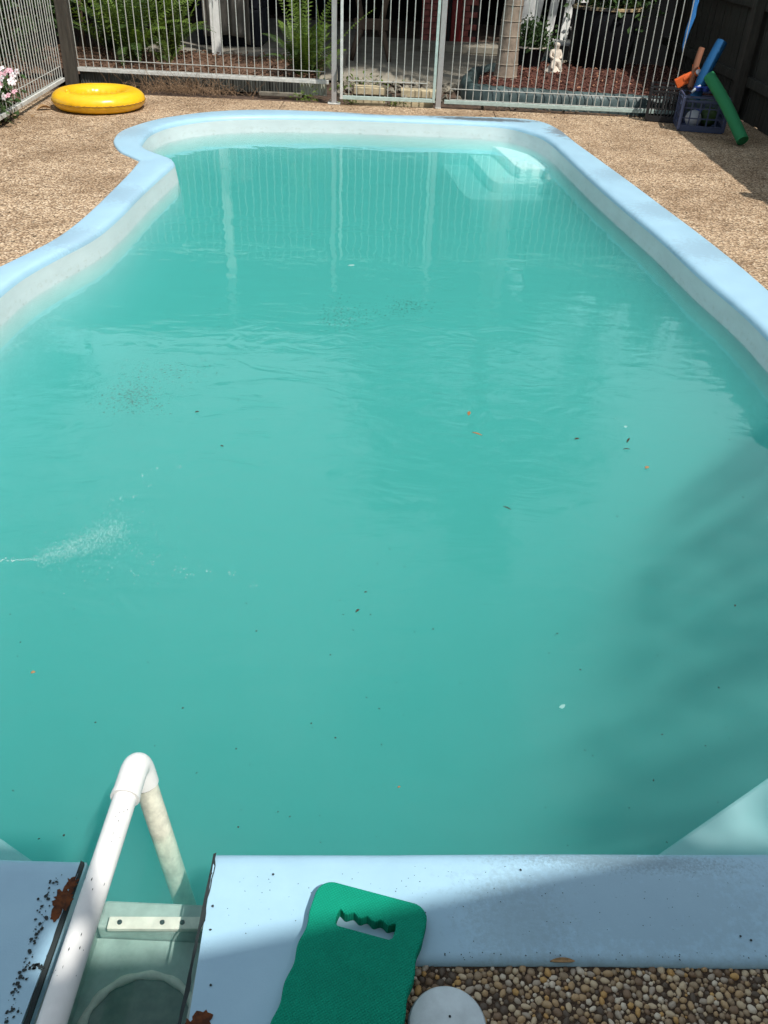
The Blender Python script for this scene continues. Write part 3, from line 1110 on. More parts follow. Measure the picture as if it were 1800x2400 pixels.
for (x, y, r) in plist:
    wgt = random.choices(range(8), (18, 17, 8, 17, 13, 9, 8, 10))[0]
    me = peb_mesh[wgt + random.choice((0, 8))]
    rz = random.uniform(0, 6.28)
    tilt = random.uniform(-.35, .35)
    el = random.uniform(.95, 1.25)
    z = DECKZ + r * random.uniform(-.1, .25)
    if (x, y, r) in chosen:
        o = inst('pebble', me, dk, (x, y, z), (tilt, 0, rz), (r * el, r, r))
    else:
        Mx = Matrix.Translation((x, y, z)) @ Matrix.Rotation(rz, 4, 'Z') @ Matrix.Rotation(tilt, 4, 'X') @ Matrix.Diagonal((r * el, r, r, 1))
        tmp = bmesh.new()
        bmesh.ops.create_icosphere(tmp, subdivisions=1, radius=1.0, matrix=Mx)
        base = len(rest.verts)
        vm = [rest.verts.new(v.co) for v in tmp.verts]
        tmp.verts.index_update()
        for f in tmp.faces:
            nf = rest.faces.new([vm[v.index] for v in f.verts])
            nf.material_index = wgt
            nf.smooth = True
        tmp.free()
rest.to_mesh(rest_me)
rest.free()
o = obj('pebble_mass', rest_me, None, dk)
o['kind'] = 'stuff'

# ================================================================== FENCES
def picket_mesh(h, r, material):
    return withmat(MB().tube([(0, 0, 0), (0, 0, h)], r, 6).mesh('picket'), material)


def fence_panel(name, label, a, b, zbot, height, spacing, material, rail_mat, r=0.0045, railh=0.034, wire=0.115, first=0.03, ends=True, base_bits=None, group='pool fence panels', tail=0.0):
    """wire-picket panel from a to b: bottom rail, lower and upper cross wires, top rail, single pickets"""
    a, b = Vector((a[0], a[1], 0)), Vector((b[0], b[1], 0))
    L = (b - a).length
    ang = math.atan2((b - a).y, (b - a).x)
    root = empty(name, (a.x, a.y, zbot), ang)
    tag(root, label, 'fence', group)
    MB().box((L / 2, 0, railh / 2), (L, 0.03, railh)).build('bottom_rail', rail_mat, root, bevel=0.003)
    MB().box((L / 2, 0, height - 0.015), (L, 0.032, 0.032)).build('top_rail', rail_mat, root, bevel=0.003)
    for z in (railh + 0.006, railh + wire, height - 0.12):
        MB().tube([(first, -r * 1.4, z), (L - first, -r * 1.4, z)], r * 0.85, 6).build('cross_wire', material, root)
    pm = picket_mesh(height - railh - 0.01, r, material)
    x = first
    while x < L - first + 0.001:
        inst('picket', pm, root, (x, 0, railh - 0.002), (random.uniform(-.004, .004), random.uniform(-.006, .006), 0))
        x += spacing
    return root


# back left panel, raised on a low retaining strip
yb = 9.32
pa, pb = GY(178, 170, yb), GY(770, 195, yb - 0.12)
za = GY(400, 178, yb - .05).z
fence_panel('pool_fence_panel', 'white wire fence panel raised above corrugated strip behind the yellow ring', (pa.x, yb + .02), (pb.x, yb - .1), 0.125, 1.22, 0.0765, 'galvanised', 'rail_white', wire=0.075)
# right panel
pa, pb = G(1040, 246), G(1512, 270)
fence_panel('pool_fence_panel', 'aqua green wire fence panel in front of the palm and mulch bed', (pa.x, pa.y), (pa.x + 2.33, pa.y - 0.03), 0.012, 1.24, 0.0742, 'galvanised', 'aqua_paint', wire=0.10, first=0.055)
# left panel along the side
fence_panel('pool_fence_panel', 'white wire fence panel beside the pink flowering plant', (-3.345, 9.22), (-3.08, 5.3), 0.045, 1.22, 0.0765, 'galvanised', 'rail_white', wire=0.10)
# gate
ga, gb = G(797, 240), G(1022, 250)
gl_ = empty('pool_gate', (ga.x, 9.0, 0.035), math.atan2(0.03, 1.0))
tag(gl_, 'pale green metal pool gate with thin pickets between grey posts', 'gate')
GW = gb.x - ga.x - 0.015
MB().box((0.014, 0, 0.62), (0.026, 0.03, 1.24)).build('gate_stile', 'rail_white', gl_, bevel=0.002)
MB().box((GW - 0.014, 0, 0.62), (0.026, 0.03, 1.24)).build('gate_stile', 'aqua_paint', gl_, bevel=0.002)
MB().box((GW / 2, 0, 0.016), (GW - 0.056, 0.03, 0.032)).build('gate_rail', 'aqua_paint', gl_, bevel=0.002)
MB().box((GW / 2, 0, 1.225), (GW - 0.056, 0.03, 0.03)).build('gate_rail', 'aqua_paint', gl_, bevel=0.002)
MB().tube([(0.08, -.006, 0.165), (GW - 0.085, -.006, 0.165)], 0.004, 6).build('cross_wire', 'galvanised', gl_)
pm = picket_mesh(1.18, 0.0045, 'galvanised')
for k in range(11):
    inst('picket', pm, gl_, (0.085 + k * (GW - 0.17) / 10, 0, 0.03), (0, random.uniform(-.004, .004), 0))
MB().box((-0.012, 0, 0.22), (0.022, 0.04, 0.13)).build('hinge', 'black_paint', gl_, bevel=0.003)
# posts
for px, py, lab in ((783, 243, 'square grey metal gate post with foot plate beside the tall fern'), (1026, 254, 'square grey metal gate post between the gate and the aqua panel')):
    p = G(px, py, DECKZ)
    t = empty('gate_post', (p.x, p.y, DECKZ), R(2))
    tag(t, lab, 'post', 'grey gate posts')
    MB().box((0, 0, 0.79), (0.05, 0.05, 1.56)).build('post', 'post_grey', t, bevel=0.003)
    MB().box((0, 0, 1.575), (0.054, 0.054, 0.012)).build('cap', 'post_grey', t, bevel=0.002)
    MB().box((0, 0, 0.006), (0.12 if px < 900 else 0.055, 0.10 if px < 900 else .055, 0.010)).build('foot_plate', 'rail_white', t, bevel=0.002)
# corner timber post
p = G(167, 203)
tp = MB().box((0, 0, 0.8), (0.115, 0.11, 1.62)).build('timber_corner_post', 'timber_dark', None, bevel=0.006)
tp.location = (p.x, p.y + 0.05, -0.03)
tp.rotation_euler = (0, R(1.0), R(6))
tag(tp, 'square weathered brown timber post at the fence corner by the yellow ring', 'post')


# corrugated retaining strip under the back-left panel
def corrugated(name, label, x0, x1, y, z0, z1, material, pitch=0.028, amp=0.007):
    mb = MB()
    n = int((x1 - x0) / pitch * 6)
    for k in range(n + 1):
        x = x0 + (x1 - x0) * k / n
        yy = y + amp * math.sin(2 * PI * (x - x0) / pitch)
        mb.v += [(x, yy, z0), (x, yy, z1), (x, yy + .004, z1), (x, yy + .004, z0)]
    for k in range(n):
        for j in range(4):
            mb.f.append((4 * k + j, 4 * k + 4 + j, 4 * k + 4 + (j + 1) % 4, 4 * k + (j + 1) % 4))
    o = mb.build(name, material)
    tag(o, label, 'sheet')
    return o


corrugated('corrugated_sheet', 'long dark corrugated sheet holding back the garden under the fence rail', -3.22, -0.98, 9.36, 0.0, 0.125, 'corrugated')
corrugated('corrugated_sheet', 'short pale corrugated offcut beside the gate post', -1.02, -0.755, 9.27, 0.012, 0.12, 'corrugated_pale', pitch=0.030)
o = MB().box((0, 0, 0), (0.42, 0.05, 0.035)).build('timber_offcut', 'timber_grey', None, bevel=0.004)
p = G(655, 228)
o.location = (p.x, p.y + .08, 0.015)
tag(o, 'short pale timber length lying under the fence rail', 'timber')

# ================================================================== GARDEN BEHIND THE FENCE
# raised bed at the left
bed = MB()
nx, ny = 40, 14
for j in range(ny + 1):
    for i in range(nx + 1):
        x = -7.5 + 6.6 * i / nx
        y = 9.40 + 1.9 * j / ny
        bed.v.append((x, y, 0.085 + 0.03 * mnoise.noise(Vector((x * 3, y * 3, 0)))))
for j in range(ny):
    for i in range(nx):
        a = j * (nx + 1) + i
        bed.f.append((a, a + 1, a + nx + 2, a + nx + 1))
o = bed.build('garden_soil', 'mulch_brown', None, smooth=True)
tag(o, 'brown leaf littered garden soil under the ferns', 'soil', kind='structure')
# left of the side fence: mulch ground
bed = MB()
for j in range(21):
    for i in range(11):
        x = -9.0 + 5.55 * i / 10
        y = 4.0 + 7.4 * j / 20
        bed.v.append((x, y, 0.02 + 0.05 * mnoise.noise(Vector((x * 2, y * 2, 5)))))
for j in range(20):
    for i in range(10):
        a = j * 11 + i
        bed.f.append((a, a + 1, a + 12, a + 11))
o = bed.build('mulch_ground', 'mulch_brown', None, smooth=True)
tag(o, 'brown mulched ground beyond the side fence', 'ground', kind='structure')

# concrete path and verandah slab
pth = MB()
nx, ny = 30, 30
for j in range(ny + 1):
    for i in range(nx + 1):
        x = -1.0 + 3.2 * i / nx
        y = 10.35 + 4.2 * j / ny
        pth.v.append((x, y, 0.0 + 0.008 * mnoise.noise(Vector((x * 2, y * 2, 1)))))
for j in range(ny):
    for i in range(nx):
        a = j * (nx + 1) + i
        pth.f.append((a, a + 1, a + nx + 2, a + nx + 1))
o = pth.build('concrete_path', 'concrete', None, smooth=True)
tag(o, 'mottled concrete path beyond the gate', 'path', kind='structure')
sl_ = MB().box((-1.9, 13.4, 0.02), (2.4, 4.1, 0.17)).build('verandah_slab', 'concrete_shaded', None, bevel=0.01)
tag(sl_, 'raised concrete verandah slab behind the ferns', 'slab', kind='structure')
st = MB().box((0.95, 13.35, 0.045), (1.5, 0.5, 0.09)).build('concrete_step', 'concrete', None, bevel=0.012)
tag(st, 'low concrete step leading up to the brick wall', 'step', kind='structure')

# house behind: brick wall, posts, verandah roof
hs = empty('house', (0, 14.3, 0))
tag(hs, 'house with dark verandah, red brick wall and flat roof behind the garden', 'house')


def H(b, name, m, par=None, **k):
    b.v = [(x, y - 14.3, z) for x, y, z in b.v]
    return b.build(name, m, par or hs, **k)


BX0, BX1, BY = 0.22, 1.06, 14.2
bw = H(MB().box(((BX0 + BX1) / 2, BY + 0.12, 1.55), (BX1 - BX0, 0.2, 3.1)), 'brick_wall', 'mortar')
bmesh_ = withmat(MB().box((0, 0, 0), (0.222, 0.05, 0.068)).mesh('brick'), 'brick_red')
hm = withmat(MB().box((0, 0, 0), (0.108, 0.05, 0.068)).mesh('brick'), 'brick_red')
for c in range(16):
    z = 0.06 + c * 0.078
    x = BX0 + (0.0 if c % 2 else 0.116)
    if c % 2 == 0:
        inst('brick', hm, bw, (BX0 + .054, BY - 14.3 + random.uniform(-.002, .002), z))
    while x + 0.222 <= BX1 + .03:
        inst('brick', bmesh_, bw, (x + 0.111, BY - 14.3 + random.uniform(-.003, .003), z), (0, 0, random.uniform(-.006, .006)))
        x += 0.232
H(MB().box((0.72, 14.13, 1.55), (0.14, 0.06, 3.1)), 'red_post', 'red_paint', bevel=0.004)
H(MB().box((0.615, 14.14, 1.55), (0.05, 0.05, 3.1)), 'black_downpipe', 'black_paint', bevel=0.004)
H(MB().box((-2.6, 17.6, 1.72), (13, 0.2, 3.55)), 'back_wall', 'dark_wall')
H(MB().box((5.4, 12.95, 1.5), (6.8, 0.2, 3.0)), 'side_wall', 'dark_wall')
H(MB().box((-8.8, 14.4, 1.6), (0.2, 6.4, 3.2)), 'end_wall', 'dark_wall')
rf = MB()
rf.add([(-9.2, 11.0, 2.95), (2.0, 11.0, 2.95), (2.0, 18.0, 3.5), (-9.2, 18.0, 3.5), (-9.2, 11.0, 3.05), (2.0, 11.0, 3.05), (2.0, 18.0, 3.6), (-9.2, 18.0, 3.6)],
       [(0, 3, 2, 1), (4, 5, 6, 7), (0, 1, 5, 4), (1, 2, 6, 5), (2, 3, 7, 6), (3, 0, 4, 7)])
rf.add([(2.0, 14.2, 2.95), (9.0, 14.2, 2.95), (9.0, 18.0, 3.4), (2.0, 18.0, 3.4), (2.0, 14.2, 3.05), (9.0, 14.2, 3.05), (9.0, 18, 3.5), (2.0, 18, 3.5)],
       [(0, 3, 2, 1), (4, 5, 6, 7), (0, 1, 5, 4), (1, 2, 6, 5), (2, 3, 7, 6), (3, 0, 4, 7)])
rfo = H(rf, 'roof', 'roof_metal')
H(MB().box((-3.6, 10.95, 3.0), (11.2, 0.09, 0.12)), 'gutter', 'post_grey', rfo)
# white verandah posts (parts of the house)
p = G(472, 152, 0.09)
H(MB().box((p.x, 11.28, 1.5), (0.105, 0.105, 2.9), Matrix.Rotation(R(6), 3, 'Z')), 'verandah_post', 'white_paint', bevel=0.004)
p = GY(1225, 110, 11.9)
H(MB().box((p.x, 11.95, 1.47), (0.20, 0.06, 2.95), Matrix.Rotation(R(-4), 3, 'Z')), 'verandah_post', 'white_paint', bevel=0.004)

# beige dust sheet hung over dark furniture in the verandah
cv = MB()
a, b = GY(478, 85, 11.75), GY(590, 92, 11.85)
nx, nz = 36, 16
for j in range(nz + 1):
    for i in range(nx + 1):
        u, v = i / nx, j / nz
        x = a.x + (b.x - a.x) * u
        sag = 0.035 * math.sin(u * PI) + (0.02 if u < .88 else -0.045)
        z0 = a.z - 0.03 + sag
        z = z0 + v * 0.95
        y = 11.75 + 0.045 * math.sin(u * 15 + v * .6) * (1 - v * .4) + 0.02 * math.sin(u * 37)
        cv.v.append((x, y, z))
for j in range(nz):
    for i in range(nx):
        q = j * (nx + 1) + i
        cv.f.append((q, q + 1, q + nx + 2, q + nx + 1))
o = cv.build('dust_sheet', 'cloth_beige', None, smooth=True)
so_ = o.modifiers.new('thick', 'SOLIDIFY')
so_.thickness = 0.008
tag(o, 'beige cloth hanging over dark furniture behind the white post', 'cloth')
fz = empty('outdoor_sofa', ((a.x + b.x) / 2, 12.25, 0.105))
tag(fz, 'dark navy seat in deep shade under the beige cloth', 'seat')
MB().box((0.0, 0, 0.20), (0.80, 0.75, 0.40)).build('seat', 'navy_fabric', fz, bevel=0.03)
MB().box((0.0, 0.33, 0.62), (0.80, 0.16, 0.5)).build('backrest', 'navy_fabric', fz, bevel=0.03)
for s in (-1, 1):
    MB().box((s * 0.33, -.02, 0.55), (0.12, 0.68, 0.32)).build('armrest', 'navy_fabric', fz, bevel=0.03)

# wooden trestle seen through the gate
tz = empty('wooden_trestle', GY(868, 150, 12.0) * 1)
tz.location.z = 0.0
tag(tz, 'dim brown wooden trestle with splayed legs behind the gate', 'trestle')
MB().box((0, 0, 0.40), (0.42, 0.10, 0.12)).build('beam', 'trestle_wood', tz, bevel=0.01)
for s in (-1, 1):
    MB().tube([(s * 0.12, 0, 0.38), (s * 0.165, -0.02, 0.25), (s * 0.21, -0.05, 0.12), (s * 0.235, -0.06, 0.0)], [0.045, 0.04, 0.034, 0.026], 8).build('leg', 'trestle_wood', tz, smooth=True)
    MB().tube([(s * 0.12, 0.03, 0.40), (s * 0.16, 0.1, 0.6), (s * 0.22, 0.14, 0.85)], [0.04, 0.036, 0.03], 8).build('upright', 'trestle_wood', tz, smooth=True)

# sandstone sleepers and rubble at the gate
random.seed(5)
for px, py, L, yy, zz, lab in ((868, 213, 0.33, 9.62, 0.03, 'pale sandstone block with cracked top, nearer the fern, behind the gate'), (985, 219, 0.40, 9.6, 0.025, 'pale sandstone block behind the gate, nearer the palm'),
                               (862, 236, 0.34, 9.14, 0.0, 'low sandstone strip under the gate by the hinge post'), (965, 242, 0.42, 9.13, -0.005, 'low sandstone strip under the gate by the latch post')):
    p = GY(px, py, yy)
    o = MB().box((0, 0, 0), (L, 0.16 if yy > 9.3 else 0.07, 0.07), Matrix.Rotation(random.uniform(-.04, .04), 3, 'Z')).build('sandstone_block', 'sandstone', None, bevel=0.008)
    o.location = (p.x, yy, zz)
    tag(o, lab, 'stone block', 'sandstone blocks at the gate')
rk = bmesh.new()
for k in range(430):
    x = random.uniform(-0.72, 2.0)
    y = random.choice((random.uniform(9.72, 10.45), random.uniform(9.12, 9.6), random.uniform(9.9, 10.4)))
    if x > 0.75 and y > 9.33:
        continue
    if y < 9.3 and random.random() < .35:
        continue
    r = random.uniform(0.014, 0.045) if y > 9.5 else random.uniform(.008, .022)
    Mx = Matrix.Translation((x, y, -0.02 + r * .4)) @ Matrix.Rotation(random.uniform(0, 6), 4, Vector((random.random(), random.random(), 1)).normalized()) @ Matrix.Diagonal((r, r * random.uniform(.6, 1), r * random.uniform(.5, .9), 1))
    g0 = bmesh.ops.create_icosphere(rk, subdivisions=1, radius=1.0, matrix=Mx)
    for v in g0['verts']:
        v.co += Vector((random.uniform(-1, 1), random.uniform(-1, 1), random.uniform(-1, 1))) * r * .18
me = bpy.data.meshes.new('rubble')
rk.to_mesh(me)
rk.free()
o = obj('rubble', me, 'rock')
tag(o, 'grey brown broken rubble stones behind the gate', 'rubble', kind='stuff')

# mulch bed with black plastic edging
edge_px = [(1520, 262), (1440, 254), (1360, 249), (1290, 245), (1220, 240), (1150, 235), (1120, 231), (1108, 222), (1110, 208), (1122, 196), (1150, 188), (1190, 180)]
el = [G(a, b, 0.0) for a, b in edge_px]
el = [Vector((p.x, max(p.y, 9.34), 0)) for p in el]
el = [Vector((3.3, 9.36, 0))] + el + [Vector((1.2, 11.4, 0)), Vector((1.9, 11.9, 0))]
# densify
def chaikin(p, it=2):
    for _ in range(it):
        q = [p[0]]
        for a, b in zip(p, p[1:]):
            q += [a * .75 + b * .25, a * .25 + b * .75]
        q.append(p[-1])
        p = q
    return p


el = chaikin(el, 3)
ln = MB()
prof_n = 8
for i, p in enumerate(el):
    a, b = el[max(i - 1, 0)], el[min(i + 1, len(el) - 1)]
    d = (b - a).normalized()
    nn = Vector((d.y, -d.x, 0))      # outward (towards the pool)
    wv = mnoise.noise(Vector((p.x * 4, p.y * 4, 2))) * 0.02
    for k in range(prof_n):
        t = k / (prof_n - 1) * PI
        crinkle = 0.012 * mnoise.noise(Vector((p.x * 14, p.y * 14, k * .9)))
        ln.v.append(tuple(p - nn * (0.075 + wv) - nn * (-(0.07 + crinkle) * math.cos(t)) * 1 + Vector((0, 0, -0.03 + (0.175 + wv * .6 + crinkle) * math.sin(t) ** .55))))
for i in range(len(el) - 1):
    for k in range(prof_n - 1):
        ln.f.append((i * prof_n + k, (i + 1) * prof_n + k, (i + 1) * prof_n + k + 1, i * prof_n + k + 1))
o = ln.build('plastic_bed_edging', 'liner', None, smooth=True)
tag(o, 'dark green black crinkled plastic edging round the mulch bed', 'edging')
mb = MB()
poly = [(p.x, p.y) for p in el] + [(4.2, 12.0), (4.2, 9.36)]
c0 = (2.3, 10.6)
poly = [(c0[0] + (x - c0[0]) * .97, c0[1] + (y - c0[1]) * .96) for x, y in poly]
mb.prism(poly, -0.02, 0.095)
o = mb.build('mulch_bed', 'mulch', None)
bm = bmesh.new()
bm.from_mesh(o.data)
bmesh.ops.triangulate(bm, faces=[f for f in bm.faces if len(f.verts) > 4])
bm.to_mesh(o.data)
bm.free()
tag(o, 'bed of red brown mulch behind the aqua fence panel', 'mulch bed', kind='structure')
random.seed(11)


def chips(name, label, n, fn, material, cat='mulch', s=0.022):
    mb = MB()
    for k in range(n):
        p = fn()
        if p is None:
            continue
        L = random.uniform(.5, 1.4) * s
        rot = Matrix.Rotation(random.uniform(0, 6.3), 3, 'Z') @ Matrix.Rotation(random.uniform(-.6, .6), 3, 'X') @ Matrix.Rotation(random.uniform(-.5, .5), 3, 'Y')
        mb.box(p, (L, L * random.uniform(.25, .5), L * .18), rot)
    o = mb.build(name, material, None, recalc=False)
    tag(o, label, cat, kind='stuff')
    return o


def inside(x, y, P):
    c = False
    j = len(P) - 1
    for i in range(len(P)):
        if (P[i][1] > y) != (P[j][1] > y) and x < (P[j][0] - P[i][0]) * (y - P[i][1]) / (P[j][1] - P[i][1]) + P[i][0]:
            c = not c
        j = i
    return c


def f_m():
    x, y = random.uniform(.8, 4.0), random.uniform(9.4, 12.0)
    return (x, y, 0.10 + random.uniform(0, .015)) if inside(x, y, poly) else None


mat('chip_red', (0.135, 0.05, 0.033), rough=0.9, col2=(0.07, 0.025, 0.017), scale=6, lo=.4, hi=.6)
mat('chip_pale', (0.34, 0.17, 0.10), rough=0.9, var=.3, scale=9)
chips('mulch_chips', 'red brown wood chips scattered over the mulch bed', 3200, f_m, 'chip_red', s=.036)
chips('mulch_chips', 'paler bark flakes among the red mulch chips', 500, f_m, 'chip_pale', s=.026)
chips('leaf_litter', 'brown leaf litter under the ferns behind the fence', 1500, lambda: (random.uniform(-4.5, -.9), random.uniform(9.42, 11.2), 0.115 + random.uniform(-.01, .02)), 'litter_brown', 'litter', s=.035)
chips('leaf_litter', 'brown bark litter beyond the side fence', 1600, lambda: (random.uniform(-7, -3.5), random.uniform(5.5, 11), 0.05 + random.uniform(-.01, .03)), 'mulch_brown', 'litter', s=.06)

# ------------------------------------------------------------------ palm
random.seed(3)
pb_ = G(1188, 206, 0.05)
palm = empty('palm_tree', (pb_.x, 10.35, 0.06))
tag(palm, 'palm tree with ringed grey brown trunk growing in the mulch bed', 'palm tree')
pr = []
nz = 60
for k in range(nz + 1):
    z = 3.4 * k / nz
    r = 0.098 + 0.035 * math.exp(-z * 3.0)
    pr.append((r, z))
tk = MB().lathe(pr, (0, 0, 0), 20)
tk.v = [(x + 0.10 * (z / 3.4) ** 1.2 + 0.006 * math.sin(z * 9), y, z) for x, y, z in tk.v]
trunk = tk.build('trunk', 'palm_bark', palm, smooth='auto')
z = 0.06
while z < 3.3:
    r = 0.100 + 0.035 * math.exp(-z * 3.0)
    mb = MB()
    xx = 0.10 * (z / 3.4) ** 1.2 + 0.006 * math.sin(z * 9)
    mb.lathe([(r - .002, -.005), (r + .003, -.003), (r + .003, .003), (r - .002, .005)], (xx, 0, z), 20)
    mb.build('trunk_ring', 'palm_ring', trunk, smooth=True)
    z += random.uniform(.10, .17)
MB().tube([(0.10, 0, 3.35), (0.11, 0, 3.7), (0.115, 0, 4.15)], [0.115, 0.10, 0.05], 14).build('crownshaft', 'crownshaft', palm, smooth=True)


def frond_mesh(name, L, droop, nleaf, leafl, material, width=0.022, rach=0.012, rise=0.5, taper=True, flat=0.25, fold=0.3):
    """arched frond growing along +x from the origin"""
    mb = MB()
    pts = []
    for k in range(15):
        t = k / 14
        pts.append(Vector((L * (t - 0.12 * t ** 2 * droop), 0, L * (rise * t - (0.35 + 0.55 * droop) * t ** 2.1))))
    mb.tube(pts, [rach * (1 - .85 * k / 14) for k in range(15)], 5)
    for k in range(nleaf):
        t = 0.06 + 0.93 * k / (nleaf - 1)
        i = min(13, int(t * 14))
        f = t * 14 - i
        p = pts[i] * (1 - f) + pts[i + 1] * f
        d = (pts[i + 1] - pts[i]).normalized()
        ll = leafl * (math.sin(PI * min(1, 0.12 + t * .88) ** .8) ** .6 if taper else 1) * random.uniform(.9, 1.08)
        ll = max(ll, leafl * .12)
        for s in (-1, 1):
            side = Vector((0, s, 0))
            dr = (side + d * 0.45 + Vector((0, 0, fold * random.uniform(.5, 1.2) * (-1 if flat > 0 else 1)))).normalized()
            tip = p + dr * ll + Vector((0, 0, -flat * ll * random.uniform(.5, 1.2)))
            mid = p + dr * ll * .5
            wv = d * width * .5
            k0 = len(mb.v)
            mb.v += [tuple(p - wv * .5), tuple(p + wv * .5), tuple(mid + wv), tuple(tip), tuple(mid - wv)]
            mb.f += [(k0, k0 + 1, k0 + 2, k0 + 4), (k0 + 4, k0 + 2, k0 + 3)]
    me = mb.mesh(name)
    me.materials.append(MATS[material])
    return me


pf = [frond_mesh('frond', 2.2, d_, 50, 0.50, 'palm_leaf', 0.05, 0.02, r_, True, 0.55, .2) for d_, r_ in ((0.5, .55), (0.8, .5), (1.1, .45), (0.35, .8))]
for k in range(19):
    a = k * 2.399 + .4
    inst('frond', pf[k % 4], palm, (0.115, 0, 4.0 + 0.02 * k), (0, random.uniform(-.35, .25) - (0.25 if k > 10 else 0), a), random.uniform(.85, 1.1))

# ------------------------------------------------------------------ ferns
fm = [frond_mesh('frond', L, d_, 26, lw, m_, 0.016, 0.005, r_, True, 0.12, .12) for L, d_, lw, m_, r_ in
      ((0.62, .35, .075, 'fern_leaf', 1.0), (0.75, .55, .085, 'fern_leaf', 1.15), (0.55, .9, .07, 'fern_dark', .8), (0.68, .7, .08, 'fern_dark', 1.0), (0.8, .25, .08, 'fern_leaf', 1.5))]


def fern(label, loc, nfr, s, seed, spread=1.0, up=0.0, group='ferns'):
    random.seed(seed)
    t = empty('fern', loc)
    tag(t, label, 'fern', group)
    for k in range(nfr):
        a = k * 2.399 + random.uniform(-.3, .3)
        inst('frond', random.choice(fm), t, (random.uniform(-.05, .05) * spread, random.uniform(-.05, .05), random.uniform(0, .04)),
             (random.uniform(-.35, .35), random.uniform(-.65, .35) - up, a), s * random.uniform(.7, 1.15))
    MB().lathe([(0.05, 0), (0.04, .06), (0.015, .1)], (0, 0, 0), 8).build('root_crown', 'stem', t)
    return t


fern('bright green fern with upright fronds beside the gate post', (-1.06, 9.85, 0.09), 56, 0.84, 2, up=.45)
fern('fern spilling towards the gate hinge', (-0.95, 10.0, 0.09), 34, 0.76, 9, up=.2)
fern('large fern clump nearest the timber corner post', (-2.95, 10.35, 0.10), 44, 1.25, 4, up=.25)
fern('tall fern beside the white verandah post', (-2.62, 10.75, 0.10), 40, 1.2, 6, up=.35)
fern('fern in the shade behind the big clump', (-3.35, 10.95, 0.10), 36, 1.25, 8, up=.3)
fern('small fern growing under the big clump', (-2.55, 10.15, 0.10), 14, 0.45, 12, up=.1)


# ------------------------------------------------------------------ leafy shrubs and trees
def leaf_mesh_cloud(name, n, fn, size, material, aspect=.45):
    mb = MB()
    for k in range(n):
        p = Vector(fn())
        d = Vector((random.gauss(0, 1), random.gauss(0, 1), random.gauss(-.1, .7))).normalized()
        s = d.cross(Vector((random.gauss(0, 1), random.gauss(0, 1), random.gauss(0, 1)))).normalized()
        L = size * random.uniform(.6, 1.3)
        k0 = len(mb.v)
        nrm = d.cross(s) * L * .1
        mb.v += [tuple(p), tuple(p + d * L * .5 + s * L * aspect * .5), tuple(p + d * L + nrm), tuple(p + d * L * .5 - s * L * aspect * .5)]
        mb.f.append((k0, k0 + 1, k0 + 2, k0 + 3))
    me = mb.mesh(name)
    me.materials.append(MATS[material])
    return me


def clumps(c, rx, ry, rz, n):
    out = []
    for k in range(n):
        while True:
            v = Vector((random.uniform(-1, 1), random.uniform(-1, 1), random.uniform(-1, 1)))
            if v.length < 1:
                break
        v = v.normalized() * v.length ** .5
        out.append((Vector((c[0] + v.x * rx, c[1] + v.y * ry, c[2] + v.z * rz)), random.uniform(.12, .3) * (rx + ry + rz) / 3))
    return out


def tree(name, label, loc, h, crown_c, crown_r, nclump, nleaf, leaf, seed, cat='tree', group=None, trunk_r=.09, material='tree_leaf'):
    random.seed(seed)
    t = empty(name, loc)
    tag(t, label, cat, group)
    cl_ = clumps(crown_c, *crown_r, nclump)

    def fn():
        c, r = random.choice(cl_)
        v = Vector((random.gauss(0, .5), random.gauss(0, .5), random.gauss(0, .4)))
        return c + v * r * 1.3
    obj('crown', leaf_mesh_cloud('crown', nleaf, fn, leaf, material), None, t)
    tr_ = MB()
    tr_.tube([(0, 0, 0), (0.03, 0, h * .35), (crown_c[0] * .6, crown_c[1] * .6, h * .6), tuple(crown_c)], [trunk_r, trunk_r * .8, trunk_r * .6, trunk_r * .3], 9)
    to = tr_.build('trunk', 'stem', t, smooth=True)
    lm = MB()
    for c, r in cl_[::3]:
        b = Vector((crown_c[0] * .6, crown_c[1] * .6, h * .6))
        m_ = (b + c) / 2 + Vector((0, 0, .1))
        lm.tube([b, m_, c], [trunk_r * .35, trunk_r * .22, trunk_r * .08], 5)
    lm.build('limbs', 'stem', to)
    return t


tree('shade_tree', 'leafy tree rising behind the right timber fence', (4.6, 10.6, 0), 2.6, (0.1, 0, 2.1), (1.1, 1.3, .75), 26, 6500, .12, 31)
tree('shade_tree', 'leafy tree over the mulch bed by the dark pot', (3.6, 13.5, 0), 3.6, (-.5, -.5, 3.1), (1.3, 1.0, .8), 26, 6500, .12, 33)
tree('garden_tree', 'tall leafy tree beyond the side fence', (-5.7, 11.6, 0), 4.0, (0, 0, 3.1), (1.4, 1.2, 1.3), 30, 7500, .14, 35)
tree('garden_tree', 'leafy tree farther along beyond the side fence', (-6.2, 8.4, 0), 3.4, (0, 0, 2.3), (1.2, 1.5, 1.2), 26, 6500, .13, 37)
tree('garden_shrub', 'dark leafy shrub behind the side fence', (-4.6, 10.3, 0), 1.0, (0, 0, .85), (.8, .7, .7), 20, 4500, .09, 39, cat='shrub', trunk_r=.03)
tree('garden_shrub', 'leafy shrub among trunks beyond the side fence', (-4.9, 8.9, 0), 1.0, (0, 0, .95), (.5, .6, .6), 14, 2600, .08, 40, cat='shrub', trunk_r=.03)

tree('garden_shrub', 'dark bushy shrub filling the corner left of the verandah', (-4.0, 11.9, 0), 1.4, (0, 0, 1.1), (.9, .5, .9), 26, 5200, .10, 44, cat='shrub', trunk_r=.03)
tree('garden_shrub', 'low dark shrub at the far end of the side fence', (-4.1, 10.0, 0), .6, (0, 0, .5), (.45, .5, .45), 14, 2400, .08, 45, cat='shrub', trunk_r=.02)
